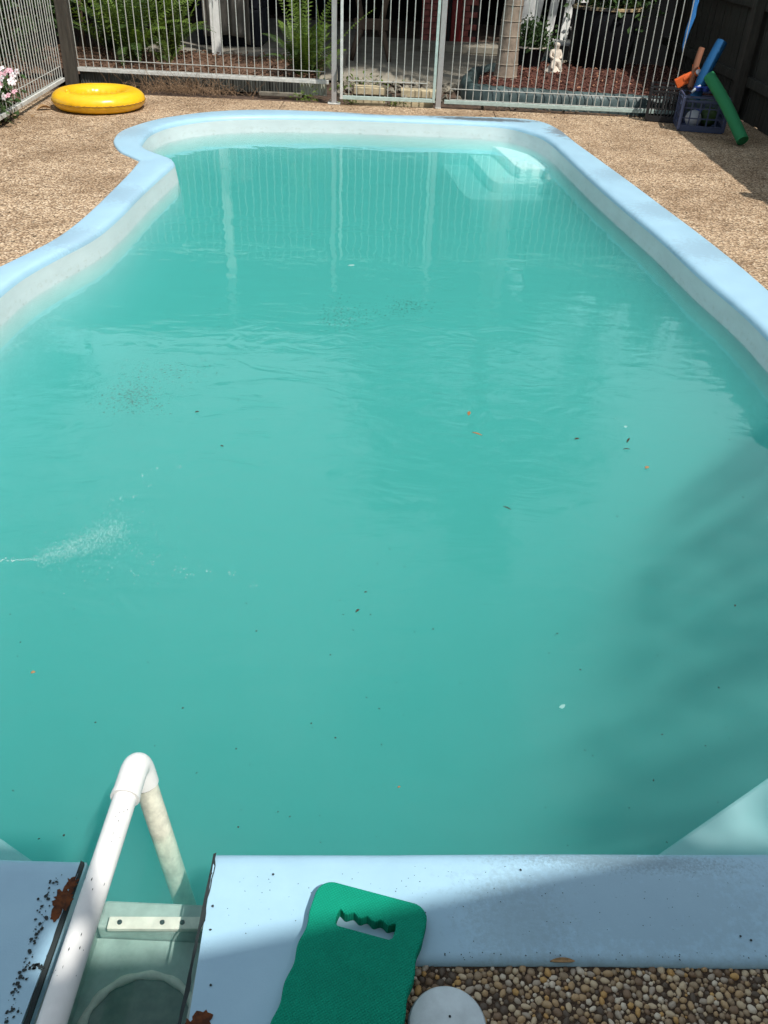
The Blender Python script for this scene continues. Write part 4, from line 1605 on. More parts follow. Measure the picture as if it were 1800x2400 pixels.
# potted plants, statue
bp_ = GY(1400, 175, 11.6)
pot = empty('large_pot', (bp_.x, 11.65, 0.08))
tag(pot, 'big black round pot with sun patches painted on its rim beside the timber fence', 'pot')
MB().lathe([(0.30, 0.0), (0.36, 0.15), (0.40, 0.6), (0.39, 0.62), (0.36, .56), (0.0, .56)], (0, 0, 0), 32).build('pot_body', 'pot_black', pot, smooth='auto')
MB().lathe([(0.395, 0.615), (0.412, 0.62), (0.412, 0.645), (0.385, .65), (0.375, .625)], (0, 0, 0), 32).build('rim', 'pot_rim_sun_patches', pot, smooth='auto')
random.seed(51)
pl_ = empty('potted_shrub', (bp_.x, 11.65, 0.66))
tag(pl_, 'leafy green shrub growing in the big black pot', 'shrub')
obj('foliage', leaf_mesh_cloud('foliage', 1500, lambda: (random.gauss(.12, .22), random.gauss(0, .2), random.gauss(.3, .18)), .075, 'bush_leaf', .6), None, pl_)
MB().tube([(0, 0, -.08), (.04, 0, .15), (.12, 0, .35)], [.025, .02, .01], 7).build('stem', 'stem', pl_)
b2_ = GY(1240, 165, 11.2)
pot2 = empty('small_pot', (b2_.x, 11.35, 0.08))
tag(pot2, 'small dark pot behind the palm holding a round bush', 'pot')
MB().lathe([(0.13, 0.0), (0.18, 0.20), (0.185, .22), (0.165, .2), (0, .19)], (0, 0, 0), 24).build('pot_body', 'pot_black', pot2, smooth='auto')
MB().lathe([(0.182, 0.215), (0.19, 0.22), (0.188, 0.23), (0.176, .228)], (0, 0, 0), 24).build('rim', 'statue_stone', pot2, smooth='auto')
bu = empty('round_bush', (b2_.x, 11.35, 0.28))
tag(bu, 'small round leafy bush in the dark pot beside the palm trunk', 'bush')
obj('foliage', leaf_mesh_cloud('foliage', 1100, lambda: (random.gauss(0, .11), random.gauss(0, .1), abs(random.gauss(.12, .09))), .05, 'bush_leaf', .65), None, bu)
MB().tube([(0, 0, -.05), (.01, 0, .12)], [.012, .006], 6).build('stem', 'stem', bu)

sp_ = GY(1295, 180, 10.95)
stt = empty('garden_statue', (sp_.x, 10.95, 0.09), R(20))
tag(stt, 'small cream stone garden figure standing on the mulch', 'statue')


def skin_body(name, verts, edges, radii, material, parent):
    me = bpy.data.meshes.new(name)
    me.from_pydata(verts, edges, [])
    o = bpy.data.objects.new(name, me)
    sc.collection.objects.link(o)
    m1 = o.modifiers.new('skin', 'SKIN')
    for i, r in enumerate(radii):
        me.skin_vertices[0].data[i].radius = (r, r)
    me.skin_vertices[0].data[0].use_root = True
    m2 = o.modifiers.new('sub', 'SUBSURF')
    m2.levels = 2
    m2.render_levels = 2
    me.materials.append(MATS[material])
    o.parent = parent
    return o


skin_body('figure', [(0, 0, 0.13), (0, 0, 0.20), (0, -.005, 0.245), (0, -.01, .285), (0.005, -.012, .315),
                     (-.035, -.04, .10), (-.07, -.09, .045), (.03, -.05, .10), (.05, -.08, .03), (-.055, 0, .22), (-.075, -.02, .17), (-.04, -.05, .15), (.055, 0, .22), (.06, -.03, .17), (0.03, -.055, .15)],
          [(0, 1), (1, 2), (2, 3), (3, 4), (0, 5), (5, 6), (0, 7), (7, 8), (1, 9), (9, 10), (10, 11), (1, 12), (12, 13), (13, 14)],
          [.052, .052, .022, .040, .030, .034, .022, .034, .022, .022, .017, .014, .022, .017, .014], 'statue_stone', stt)
MB().lathe([(0.10, -.02), (0.105, .02), (0.085, .045), (0.05, .09), (0.03, .12)], (0, 0.0, 0), 18).build('plinth', 'statue_stone', stt, smooth='auto')

# white garden chair in the shade with leaning slats
ch = empty('white_slat_chair', GY(1290, 70, 12.3))
ch.location.z = 0.0
tag(ch, 'white slatted garden chair leaning in the shade behind the round bush', 'chair')
for k, dx in enumerate((-0.22, -0.03, 0.16, 0.33)):
    MB().box((dx + .06, 0.10, 0.72), (0.10, 0.022, 0.95), Matrix.Rotation(R(9 - k * 1.5), 3, 'Y') @ Matrix.Rotation(R(-12), 3, 'X')).build('slat', 'white_paint', ch, bevel=0.008)
MB().box((0.05, -0.12, 0.28), (0.58, 0.46, 0.03)).build('seat', 'white_paint', ch, bevel=0.006)
for sx in (-.2, .3):
    MB().box((sx, -.3, 0.20), (0.05, 0.03, 0.4)).build('leg', 'white_paint', ch, bevel=0.004)
    MB().box((sx, .06, 0.14), (0.05, 0.03, 0.28)).build('leg', 'white_paint', ch, bevel=0.004)
    MB().box((sx, -.1, 0.42), (0.09, 0.5, 0.025)).build('armrest', 'white_paint', ch, bevel=0.006)

# ------------------------------------------------------------------ timber paling fence on the right
FX = 3.30
tf = empty('timber_fence', (FX, 4.0, 0))
tag(tf, 'tall weathered dark timber paling fence along the right side', 'fence')
random.seed(14)
pm_ = [withmat(MB().box((0, 0, 0.99), (0.018, 0.098, 1.98)).mesh('paling'), 'timber_fence') for _ in range(2)]
y = -3.8
k = 0
while y < 8.4:
    inst('paling', pm_[k % 2], tf, (0.05 + random.uniform(-.003, .006), y, -0.02 + random.uniform(-.01, .015)), (random.uniform(-.006, .006), 0, 0))
    y += 0.102
    k += 1
for z in (0.32, 0.95, 1.6):
    MB().box((0.015, 2.2, z), (0.045, 12.6, 0.085)).build('rail', 'timber_fence', tf, bevel=0.004)
for yp in (-1.0, 1.4, 3.75, 5.2):
    MB().box((-0.055, yp, 0.92), (0.085, 0.11, 1.9)).build('fence_post', 'timber_dark', tf, bevel=0.005)

# ------------------------------------------------------------------ crates and toys by the fence
def crate(name, label, loc, rz, wx, wy, h, material, bars):
    t = empty(name, loc, rz)
    tag(t, label, 'crate', 'crates of pool toys')
    th = 0.012
    rim = MB()
    for z in (h - 0.012, h - 0.045):
        rim.box((0, -wy / 2, z), (wx, th, 0.016)).box((0, wy / 2, z), (wx, th, 0.016)).box((-wx / 2, 0, z), (th, wy - th, 0.016)).box((wx / 2, 0, z), (th, wy - th, 0.016))
    rim.build('rim', material, t)
    bs = MB()
    bs.box((0, 0, 0.008), (wx, wy, 0.012))
    bs.box((0, -wy / 2, 0.03), (wx + .002, th, 0.05)).box((0, wy / 2, 0.03), (wx + .002, th, 0.05)).box((-wx / 2, 0, 0.03), (th, wy, 0.05)).box((wx / 2, 0, 0.03), (th, wy, 0.05))
    bs.build('base', material, t)
    for sx in (-1, 1):
        for sy in (-1, 1):
            MB().box((sx * wx / 2, sy * wy / 2, h / 2), (0.03, 0.03, h - .03)).build('corner_post', material, t, bevel=0.004)
    for k in range(bars):
        u = -0.5 + (k + 1) / (bars + 1)
        MB().box((u * wx, -wy / 2, h / 2), (0.012, .007, h - .08)).build('bar', material, t)
        MB().box((u * wx, wy / 2, h / 2), (0.012, .007, h - .08)).build('bar', material, t)
        MB().box((-wx / 2, u * wy, h / 2), (.007, 0.012, h - .08)).build('bar', material, t)
        MB().box((wx / 2, u * wy, h / 2), (.007, 0.012, h - .08)).build('bar', material, t)
    for z in (h * .38, h * .66):
        m_ = MB()
        m_.box((0, -wy / 2, z), (wx, .008, 0.010)).box((0, wy / 2, z), (wx, .008, 0.010)).box((-wx / 2, 0, z), (.008, wy, 0.010)).box((wx / 2, 0, z), (.008, wy, 0.010))
        m_.build('band', material, t)
    return t


crate('milk_crate', 'blue grey plastic milk crate with toys beside the green noodle', (2.75, 8.60, DECKZ), R(-9), 0.39, 0.34, 0.30, 'crate_blue', 4)
crate('black_crate', 'black plastic crate tucked behind the blue milk crate', (2.52, 8.98, DECKZ), R(-14), 0.32, 0.30, 0.31, 'crate_black', 9)


def noodle(name, label, pts, r, material):
    P = chaikin([Vector(p) for p in pts], 2)
    o = MB().tube(P, r, 16).build(name, material, None, smooth='auto', bevel=0)
    tag(o, label, 'pool noodle', 'foam pool noodles')
    return o


e0, e1, e2 = G(1741, 330, 0.03), GY(1700, 240, 8.25), GY(1662, 178, 8.47)
noodle('pool_noodle', 'green foam noodle leaning from the crate down to the deck', (e0, e1, e2), 0.050, 'foam_green')
noodle('pool_noodle', 'blue foam noodle standing up out of the crate', (GY(1628, 232, 8.60), GY(1655, 165, 8.62), GY(1692, 98, 8.7)), 0.050, 'foam_blue')
noodle('pool_noodle', 'faded orange foam noodle behind the orange water pistol', (GY(1618, 205, 8.85), GY(1632, 150, 8.87), GY(1645, 112, 8.9)), 0.028, 'foam_orange')

wg = empty('water_pistol', GY(1592, 190, 8.9), R(-10))
tag(wg, 'bright orange plastic water pistol on top of the crates', 'toy')
rot = Matrix.Rotation(R(-32), 3, 'Y')
MB().box((0.02, 0, 0.0), (0.11, 0.06, 0.085), rot).build('grip', 'toy_orange', wg, bevel=0.008)
MB().tube([(0.04, 0, 0.02), (0.10, -0.01, 0.06), (0.165, -.02, 0.10)], [0.036, 0.034, 0.034], 12).build('barrel', 'toy_orange', wg, smooth='auto')
MB().tube([(0.150, -.045, 0.088), (0.156, -.056, 0.098)], [0.030, 0.022], 12).build('nozzle', 'toy_pale', wg, smooth='auto')
MB().tube([(0.10, 0, 0.02), (0.16, -0.01, -0.015), (0.21, -.02, -0.035)], [0.022, 0.022, 0.02], 10).build('tank', 'toy_orange', wg, smooth='auto')
MB().lathe([(0.0, -.01), (0.028, -.005), (0.03, 0.03), (0.018, .045)], (0.12, 0.03, 0.11), 12).build('pump_cap', 'toy_orange', wg, smooth='auto')
gg = empty('plastic_toy', GY(1640, 208, 8.55))
tag(gg, 'small blue and pale plastic toy lying on the milk crate', 'toy')
for s in (-1, 1):
    MB().lathe([(0.0, -.02), (0.03, -.018), (0.036, .012), (0.026, .02)], (0.02 + s * 0.035, 0, 0.0), 14).build('cup', 'toy_blue', gg, smooth='auto')
MB().tube([(-.07, -.02, -.03), (-.04, -.01, 0.0), (0.0, 0, .025)], [.012, .013, .01], 8).build('handle', 'toy_pale', gg, smooth=True)
# contents at the bottom of the crate
random.seed(8)
for k, (dx, dy, r, m_, lab) in enumerate(((-.07, -.03, .075, 'toy_pale', 'pale ball inside the milk crate, to the front'), (.08, .02, .085, 'bush_leaf', 'dark green ball inside the milk crate'), (0.0, .08, .07, 'toy_blue', 'blue ball inside the milk crate'))):
    me = blob_mesh('toy_ball', m_, r, r, r, k, 2, .05)
    o = obj('toy_ball', me, None, None, smooth=True)
    o.location = (2.75 + dx, 8.60 + dy, r)
    tag(o, lab, 'ball', 'toys in the crate')

# blue torn tarp strip hanging behind the right panel
q = [(1641, -60), (1632, 0), (1624, 35), (1612, 70), (1603, 105), (1600, 120)]
wd = [0.05, 0.055, 0.05, 0.045, 0.022, 0.004]
mb = MB()
for i, ((px, py), w_) in enumerate(zip(q, wd)):
    p = GY(px, py, 9.55)
    for k in range(5):
        u = k / 4 - .5
        mb.v.append((p.x + u * 2 * w_ * .5, p.y + 0.015 * math.sin(i * 2 + k * 1.9), p.z + .008 * math.sin(k * 2.2 + i)))
for i in range(len(q) - 1):
    for k in range(4):
        a = i * 5 + k
        mb.f.append((a, a + 1, a + 6, a + 5))
o = mb.build('tarp_strip', 'tarp_blue', None, smooth=True)
s_ = o.modifiers.new('thick', 'SOLIDIFY')
s_.thickness = 0.004
tag(o, 'torn strip of blue tarpaulin hanging behind the fence by the timber post', 'tarp')

# ------------------------------------------------------------------ yellow ring
RG = Vector((-2.73, 8.33, DECKZ))
rg = empty('inflatable_ring', RG)
tag(rg, 'bright yellow inflatable swim ring lying by the fence corner', 'swim ring')
mb = MB()
nu, nv = 96, 28
RM, ra, rb = 0.298, 0.106, 0.079
for i in range(nu):
    a = 2 * PI * i / nu
    for j in range(nv):
        b = 2 * PI * j / nv
        ca, sa = math.cos(b), math.sin(b)
        near_seam = math.exp(-((b - 2 * PI if b > PI else b) / .35) ** 2)
        inner_seam = math.exp(-((b - PI) / .4) ** 2)
        puck = 0.0035 * near_seam * math.sin(a * 31 + 2 * math.sin(a * 3)) + 0.005 * inner_seam * math.sin(a * 23)
        rr = 1 + puck / ra + 0.02 * mnoise.noise(Vector((math.cos(a) * 2, math.sin(a) * 2, b)))
        mb.v.append(((RM + ra * rr * ca) * math.cos(a), (RM + ra * rr * ca) * math.sin(a), 0.077 + rb * rr * max(sa, -.96)))
for i in range(nu):
    for j in range(nv):
        mb.f.append((i * nv + j, ((i + 1) % nu) * nv + j, ((i + 1) % nu) * nv + (j + 1) % nv, i * nv + (j + 1) % nv))
tube_ = mb.build('tube', 'yellow_vinyl', rg, smooth=True)
mb = MB()
for i in range(nu * 2):
    a = 2 * PI * i / nu / 2
    zz = 0.072 + 0.002 * math.sin(a * 47) + .0015 * math.sin(a * 90)
    e = 0.012 * math.exp(-((a - 4.55) / .035) ** 2)
    r0 = RM + ra - .001
    for (dr, dz) in ((0, .004), (0.006 + e, .001 - e * .6), (0.006 + e, -.001 - e * .6), (0, -.004)):
        mb.v.append(((r0 + dr) * math.cos(a), (r0 + dr) * math.sin(a), zz + dz))
for i in range(nu * 2):
    for j in range(3):
        mb.f.append((i * 4 + j, ((i + 1) % (nu * 2)) * 4 + j, ((i + 1) % (nu * 2)) * 4 + j + 1, i * 4 + j + 1))
mb.build('seam', 'yellow_seam', rg, recalc=False)
MB().lathe([(0.014, -.004), (0.013, .008), (0.008, .014), (0, .014)], (-0.2, -0.22, 0.160), 12).build('valve', 'yellow_vinyl', rg, smooth='auto')

# ------------------------------------------------------------------ flowering plant by the side fence
random.seed(17)
fl = empty('flowering_plant', (-3.30, 7.52, 0.0))
tag(fl, 'bushy plant with pink and white five petalled flowers at the side fence', 'plant')
obj('foliage', leaf_mesh_cloud('foliage', 1500, lambda: (random.gauss(-.03, .06), random.gauss(-.05, .13), abs(random.gauss(.17, .10)) + .02), .055, 'bush_leaf', .5), None, fl)
stm = MB()
for k in range(12):
    stm.tube([(random.gauss(0, .03), random.gauss(0, .05), -.02), (random.gauss(0, .08), random.gauss(0, .12), .3)], [.005, .003], 5)
stm.build('stems', 'stem', fl)


def flower_mesh(m_):
    mb = MB()
    for k in range(5):
        a = 2 * PI * k / 5
        c, s = math.cos(a), math.sin(a)
        k0 = len(mb.v)
        for (r, wv, z) in ((.002, .002, 0), (.016, .010, .003), (.026, .011, .001), (.031, 0, -.002)):
            for sg in ((-1, 1) if wv else (0,)):
                mb.v.append((r * c - sg * wv * s, r * s + sg * wv * c, z))
        mb.f += [(k0, k0 + 1, k0 + 3, k0 + 2), (k0 + 2, k0 + 3, k0 + 5, k0 + 4), (k0 + 4, k0 + 5, k0 + 6)]
    return withmat(mb.mesh('flower'), m_)


fmesh = [flower_mesh('petal_pink'), flower_mesh('petal_white')]
eye = withmat(MB().lathe([(.004, .002), (.003, .005)], (0, 0, 0), 6).mesh('flower_eye'), 'petal_eye')
for k, (px, py, y_, pk) in enumerate(((8, 158, 7.5, 1), (28, 163, 7.52, 0), (18, 168, 7.4, 0), (35, 176, 7.5, 1), (3, 171, 7.4, 0), (10, 182, 7.3, 1), (38, 190, 7.5, 1), (5, 195, 7.3, 0), (39, 212, 7.45, 0), (24, 221, 7.3, 0),
                                      (14, 224, 7.28, 1), (31, 189, 7.45, 1), (44, 166, 7.6, 1), (2, 205, 7.25, 1))):
    p = GY(px, py, y_) - fl.location
    p.y -= .05
    o = inst('flower', fmesh[pk], fl, p, (R(55) + random.uniform(-.5, .4), random.uniform(-.5, .5), random.uniform(-.6, .6)), random.uniform(.85, 1.1))
    inst('flower_eye', eye, o, (0, 0, 0))

# ------------------------------------------------------------------ dry grass, twigs, fallen leaves
random.seed(19)
mb = MB()
for k in range(420):
    x = random.gauss(-2.15, .30)
    y = random.uniform(9.12, 9.38)
    L = random.uniform(.06, .30)
    a = random.uniform(0, 6.28)
    lean = random.uniform(.3, 1.25)
    p = Vector((x, y, -.01))
    d = Vector((math.cos(a) * math.sin(lean), math.sin(a) * math.sin(lean) * .6 - .15, math.cos(lean)))
    q1 = p + d * L * .5
    q2 = q1 + (d + Vector((random.uniform(-.4, .4), random.uniform(-.4, .2), -.35))) * L * .5
    q2.z = max(q2.z, .0)
    mb.tube([p, q1, q2], [.0022, .0016, .0008], 4, caps=False)
o = mb.build('dry_grass', 'dry_grass', None, recalc=False)
tag(o, 'tangle of dry brown grass and twigs along the fence foot', 'dry grass', kind='stuff')
mb = MB()
for k in range(160):
    x, y = random.choice(((random.uniform(-3.3, -.75), random.uniform(9.1, 9.3)), (random.uniform(.6, 2.6), random.gauss(9.08, .05)), (random.uniform(-3.3, -3.1), random.uniform(7.6, 9.1))))
    L = random.uniform(.015, .05)
    a = random.uniform(0, 6.28)
    p = Vector((x, y, DECKZ + .004))
    d = Vector((math.cos(a), math.sin(a), random.uniform(0, .3)))
    mb.tube([p, p + d * L], [.0025, .001], 4)
o = mb.build('leaf_debris', 'dry_leaf', None, recalc=False)
tag(o, 'scattered brown twigs and leaf debris on the deck edge', 'debris', kind='stuff')


def curled_leaf(name, label, loc, rz, L, W, curl, material, cat='leaf', group=None):
    mb = MB()
    for i in range(9):
        t = i / 8
        wv = W * math.sin(PI * t) ** .7
        z = curl * math.sin(t * PI) + .003
        for u in (-1, -.5, 0, .5, 1):
            mb.v.append((L * (t - .5), u * wv, z + curl * 1.1 * abs(u) ** 2 * math.sin(PI * t)))
    for i in range(8):
        for k in range(4):
            a = i * 5 + k
            mb.f.append((a, a + 1, a + 6, a + 5))
    o = mb.build(name, material, None, smooth=True)
    s_ = o.modifiers.new('thick', 'SOLIDIFY')
    s_.thickness = min(.0012, L * .05)
    o.location = loc
    o.rotation_euler = (random.uniform(-.2, .2) if curl > .003 else 0, 0, rz)
    tag(o, label, cat, group)
    return o


curled_leaf('fallen_leaf', 'curled tan fallen leaf between the side fence and yellow ring', G(104, 258, DECKZ), .6, .14, .04, .02, 'dry_leaf')
curled_leaf('fallen_leaf', 'long dry brown leaf on the pebbles at the near coping edge', G(1318, 2254, -.006), .05, .045, .004, .002, 'dry_leaf')

random.seed(83)
mb = MB()
for k in range(420):
    x, y = random.choice(((random.uniform(-3.2, -1.95), random.uniform(4.2, 8.9)), (random.uniform(1.75, 3.1), random.uniform(4.6, 8.9)), (random.uniform(-2.2, 2.4), random.uniform(8.66, 9.02))))
    a = random.uniform(0, 6.28)
    L = random.uniform(.006, .03)
    p = Vector((x, y, DECKZ + .003))
    d = Vector((math.cos(a), math.sin(a), random.uniform(0, .15)))
    mb.tube([p, p + d * L], [.0022, .0012], 4)
# only where the deck is, not over the pool
o = mb.build('deck_litter', 'leaf_dark', None, recalc=False)
tag(o, 'tiny dark bits of twig and grit scattered over the tan deck', 'litter', kind='stuff')
# weeds at the foot of the post
random.seed(23)
for k, (px, py, yy, s, lab) in enumerate(((715, 240, 9.12, .55, 'small green weed under the short corrugated offcut'), (820, 243, 9.08, .35, 'tiny weed beside the gate post foot'), (925, 247, 9.06, .4, 'small weed growing along the sandstone strip'), (835, 170, 9.9, 1.0, 'tuft of pale yellow grass behind the gate post'))):
    p = GY(px, py, yy)
    t = empty('weed', (p.x, yy, -.01))
    tag(t, lab, 'weed')
    obj('foliage', leaf_mesh_cloud('foliage', 90, lambda: (random.gauss(0, .07) * s * 2, random.gauss(0, .03), abs(random.gauss(.03, .03)) * s * 2), .045 * s + .01, 'fern_leaf', .35), None, t)

# ================================================================== NEAR OBJECTS
# ------------------------------------------------------------------ PVC pipe with elbow
pvc = empty('pvc_pipe', G(200, 2150, .03))
tag(pvc, 'white PVC pipe with elbow lying over the coping and dipping into the water', 'pipe')
L0 = pvc.location.copy()


def V(p):
    return Vector(p) - L0


zp = 0.032
A_ = G(82, 2520, zp)
Bp = G(312, 1812, zp + .015)
E_ = G(309, 1806, zp + .016)
Fp = G(352, 1852, -0.075)
Wd = G(368, 1925, WZ)
Eend = G(428, 2085, -0.37)
MB().tube([V(A_), V(Bp)], 0.0235, 28).build('pipe', 'pvc', pvc, smooth='auto')
dr1 = (Bp - A_).normalized()
dr2 = (Eend - Fp).normalized()
corner = Bp + dr1 * 0.034
startd = corner + dr2 * 0.036
elb = MB()
pts = [Bp - dr1 * 0.052, Bp - dr1 * 0.02, Bp]
for k in range(1, 9):
    t = k / 9
    p0, p1, p2 = Bp, corner, startd
    pts.append(p0 * (1 - t) ** 2 + p1 * 2 * t * (1 - t) + p2 * t * t)
pts += [startd, startd + dr2 * 0.03]
elb.tube([V(p) for p in pts], 0.0278, 28)
elb.build('elbow', 'pvc', pvc, smooth='auto')
MB().tube([V(Bp - dr1 * 0.060), V(Bp - dr1 * 0.0495)], 0.0292, 28).build('elbow_lip', 'pvc', pvc, smooth='auto')
de = startd + dr2 * 0.02
dnp = MB()
nseg = 28
dnp.tube([V(de), V(de + dr2 * .46)], 0.0235, nseg)
dnp.build('down_pipe', 'pvc_wet', pvc, smooth='auto')
gm = MB().tube([V(startd + dr2 * 0.028), V(startd + dr2 * 0.0335)], 0.0241, 28)
gm.build('joint_grime', 'rust', pvc, smooth='auto')

random.seed(81)
sm = MB()
for k in range(26):
    t = random.uniform(.05, .98)
    c = A_ + (Bp - A_) * t
    a = random.uniform(.4, 2.7)
    n1_ = dr1.cross(Vector((0, 0, 1))).normalized()
    n2_ = n1_.cross(dr1).normalized()
    q = n1_ * math.cos(a) + n2_ * math.sin(a)
    p = V(c + q * 0.0237)
    e1 = dr1 * random.uniform(.0008, .004)
    e2 = q.cross(dr1).normalized() * random.uniform(.0005, .0012)
    k0 = len(sm.v)
    sm.v += [tuple(p - e1), tuple(p + e2), tuple(p + e1), tuple(p - e2)]
    sm.f.append((k0, k0 + 1, k0 + 2, k0 + 3))
o = sm.build('dirt_specks', 'grime', pvc, recalc=False)
o['kind'] = 'stuff'
# ------------------------------------------------------------------ kneeling pad
def padline(v0, v1):
    return v0


pw, plen, pth_ = 0.182, 0.44, 0.026
kp = empty('kneeling_pad', (0, 0, 0))
tag(kp, 'green foam kneeling pad with hand slot lying across the near coping', 'kneeling pad')
tl, tr2 = G(751, 2058, pth_), G(1008, 2126, pth_)
ax = Vector((tr2.x - tl.x, tr2.y - tl.y, 0)).normalized()
ay = Vector((-ax.y, ax.x, 0))
pw = (Vector((tr2.x, tr2.y, 0)) - Vector((tl.x, tl.y, 0))).length
kp.location = (tl.x, tl.y, 0.0)
kp.rotation_euler = (0, 0, math.atan2(ax.y, ax.x))
print('pad width', pw, 'rot', math.degrees(math.atan2(ax.y, ax.x)))
out_ = []
rc_ = 0.030
for k in range(9):
    a = PI / 2 + (PI / 2) * k / 8
    out_.append((rc_ + rc_ * math.cos(a), -rc_ + rc_ * math.sin(a)))
for k in range(60):
    y = -rc_ - 0.03 - (plen - 2 * rc_ - .03) * k / 60
    out_.append((0.0045 * (1 - math.cos(2 * PI * (y + rc_ + .03) / 0.068)) * .5 * (1 if k > 0 else 0) - 0.002 * 0, y))
for k in range(9):
    a = PI + (PI / 2) * k / 8
    out_.append((rc_ + rc_ * math.cos(a), -plen + rc_ + rc_ * math.sin(a)))
for k in range(9):
    a = 1.5 * PI + (PI / 2) * k / 8
    out_.append((pw - rc_ + rc_ * math.cos(a), -plen + rc_ + rc_ * math.sin(a)))
for k in range(60):
    y = -plen + rc_ + (plen - 2 * rc_ - .03) * k / 60
    out_.append((pw - 0.0045 * (1 - math.cos(2 * PI * (y + rc_ + .03) / 0.068)) * .5, y))
for k in range(9):
    a = (PI / 2) * k / 8
    out_.append((pw - rc_ + rc_ * math.cos(a), -rc_ + rc_ * math.sin(a)))
hx0, hx1, hy0, hy1 = pw * .5 - .052, pw * .5 + .052, -0.048, -0.078
hole = []
for k in range(41):
    t = k / 40
    hole.append((hx0 + (hx1 - hx0) * t, hy0 - 0.0032 * (1 - math.cos(2 * PI * 4 * t))))
hole += [(hx1 + .002, hy0 - .010), (hx1, hy1 + .004), (hx1 - .005, hy1), (hx0 + .005, hy1), (hx0, hy1 + .004), (hx0 - .002, hy0 - .01)]
bm = bmesh.new()
vo = [bm.verts.new((x, y, 0)) for x, y in out_]
vh = [bm.verts.new((x, y, 0)) for x, y in hole]
es = [bm.edges.new((a, b)) for a, b in zip(vo, vo[1:] + vo[:1])] + [bm.edges.new((a, b)) for a, b in zip(vh, vh[1:] + vh[:1])]
bmesh.ops.triangle_fill(bm, edges=es, use_beauty=True)
r_ = bmesh.ops.extrude_face_region(bm, geom=bm.faces[:])
tv = [v for v in r_['geom'] if isinstance(v, bmesh.types.BMVert)]
bmesh.ops.translate(bm, verts=tv, vec=(0, 0, pth_))
bmesh.ops.recalc_face_normals(bm, faces=bm.faces)
for v in bm.verts:
    v.co.z += 0.001
bmesh.ops.bevel(bm, geom=[e for e in bm.edges if len(e.link_faces) == 2 and e.calc_face_angle(0) > 1.0 and min(v.co.z for v in e.verts) > .01], offset=.003, segments=2, affect='EDGES', profile=.5)
me = bpy.data.meshes.new('foam_pad')
bm.to_mesh(me)
bm.free()
obj('foam_pad', me, 'pad_foam', kp)

# ------------------------------------------------------------------ round plastic lid in the pebbles
ld = empty('access_cover', (LID.x, LID.y, DECKZ))
tag(ld, 'round pale grey plastic lid set in the pebbles beside the green pad', 'cover')
MB().lathe([(0.065, 0.0), (0.066, 0.008), (0.063, 0.013), (0.055, 0.0155), (0.03, 0.0175), (0.0, 0.018)], (0, 0, 0), 48).build('disc', 'lid_plastic', ld, smooth='auto')
MB().lathe([(0.0022, 0.0), (0.0022, 0.0008), (0.0, 0.001)], (0.004, .012, 0.0178), 10).build('screw_hole', 'grime', ld)

# ------------------------------------------------------------------ floating debris and bubbles
random.seed(29)
gi = 0
FL = [((1099, 970), .030, .006, 'leaf_orange', 1.4, 'small orange leaf floating on the water in mid pool'), ((1118, 1018), .035, .004, 'leaf_orange', -.5, 'thin orange brown sliver of leaf floating below the small orange leaf'),
      ((1472, 1033), .034, .003, 'leaf_dark', 1.1, 'dark leaf stalk floating nearer the right wall'), ((1468, 1054), .022, .002, 'leaf_dark', .1, 'short dark twig floating just below the leaf stalk'),
      ((1352, 1030), .018, .005, 'leaf_dark', .3, 'dark insect shaped scrap floating left of the leaf stalk'), ((1516, 1097), .018, .006, 'dry_leaf', .8, 'small pale brown curl floating near the right side'),
      ((1188, 1192), .024, .002, 'leaf_dark', -.6, 'dark straight twig floating in the centre right'), ((462, 967), .014, .004, 'leaf_dark', .4, 'tiny dark leaf floating left of centre near the jet'),
      ((520, 1047), .012, .003, 'leaf_dark', -.5, 'tiny dark scrap floating above the bubbles'), ((838, 1433), .014, .003, 'leaf_dark', .9, 'tiny dark twig floating at the middle of the pool'),
      ((857, 1390), .008, .002, 'leaf_dark', .2, 'tiny dark speck of leaf above the middle twig'), ((935, 1847), .006, .002, 'leaf_orange', .3, 'tiny yellow brown scrap floating near the near coping'),
      ((1722, 1421), .008, .002, 'leaf_dark', 1.2, 'tiny dark scrap floating near the right edge'), ((78, 1578), .01, .004, 'dry_leaf', .4, 'pale brown scrap floating near the left edge'),
      ((540, 695), .03, .004, 'leaf_dark', .2, 'dark leaf floating near the far left steps side')]
for (pp, L, W, m_, rz, lab) in FL[:14]:
    p = G(*pp, WZ + .0006)
    curled_leaf('floating_leaf', lab, p, rz, L * 1.25, W * 1.1, .0012, m_, 'leaf', 'debris floating on the pool')
mb = MB()
for k in range(330):
    px, py = random.uniform(0, 1800), random.uniform(480, 2000)
    p = G(px, py, WZ)
    if py > 1990 or (px < 300 and py < 780) or (px > 1450 and py < 900):
        continue
    r = random.choice((.001, .0014, .0018, .0024, .0034))
    splat(mb, p.x, p.y, r, WZ + .0008, random.random() * 9, 6, random.uniform(.3, 1), random.uniform(0, 3))
o = mb.build('floating_specks', 'speck', None, recalc=False)
tag(o, 'dark specks of dirt scattered over the pool water', 'debris', kind='stuff')

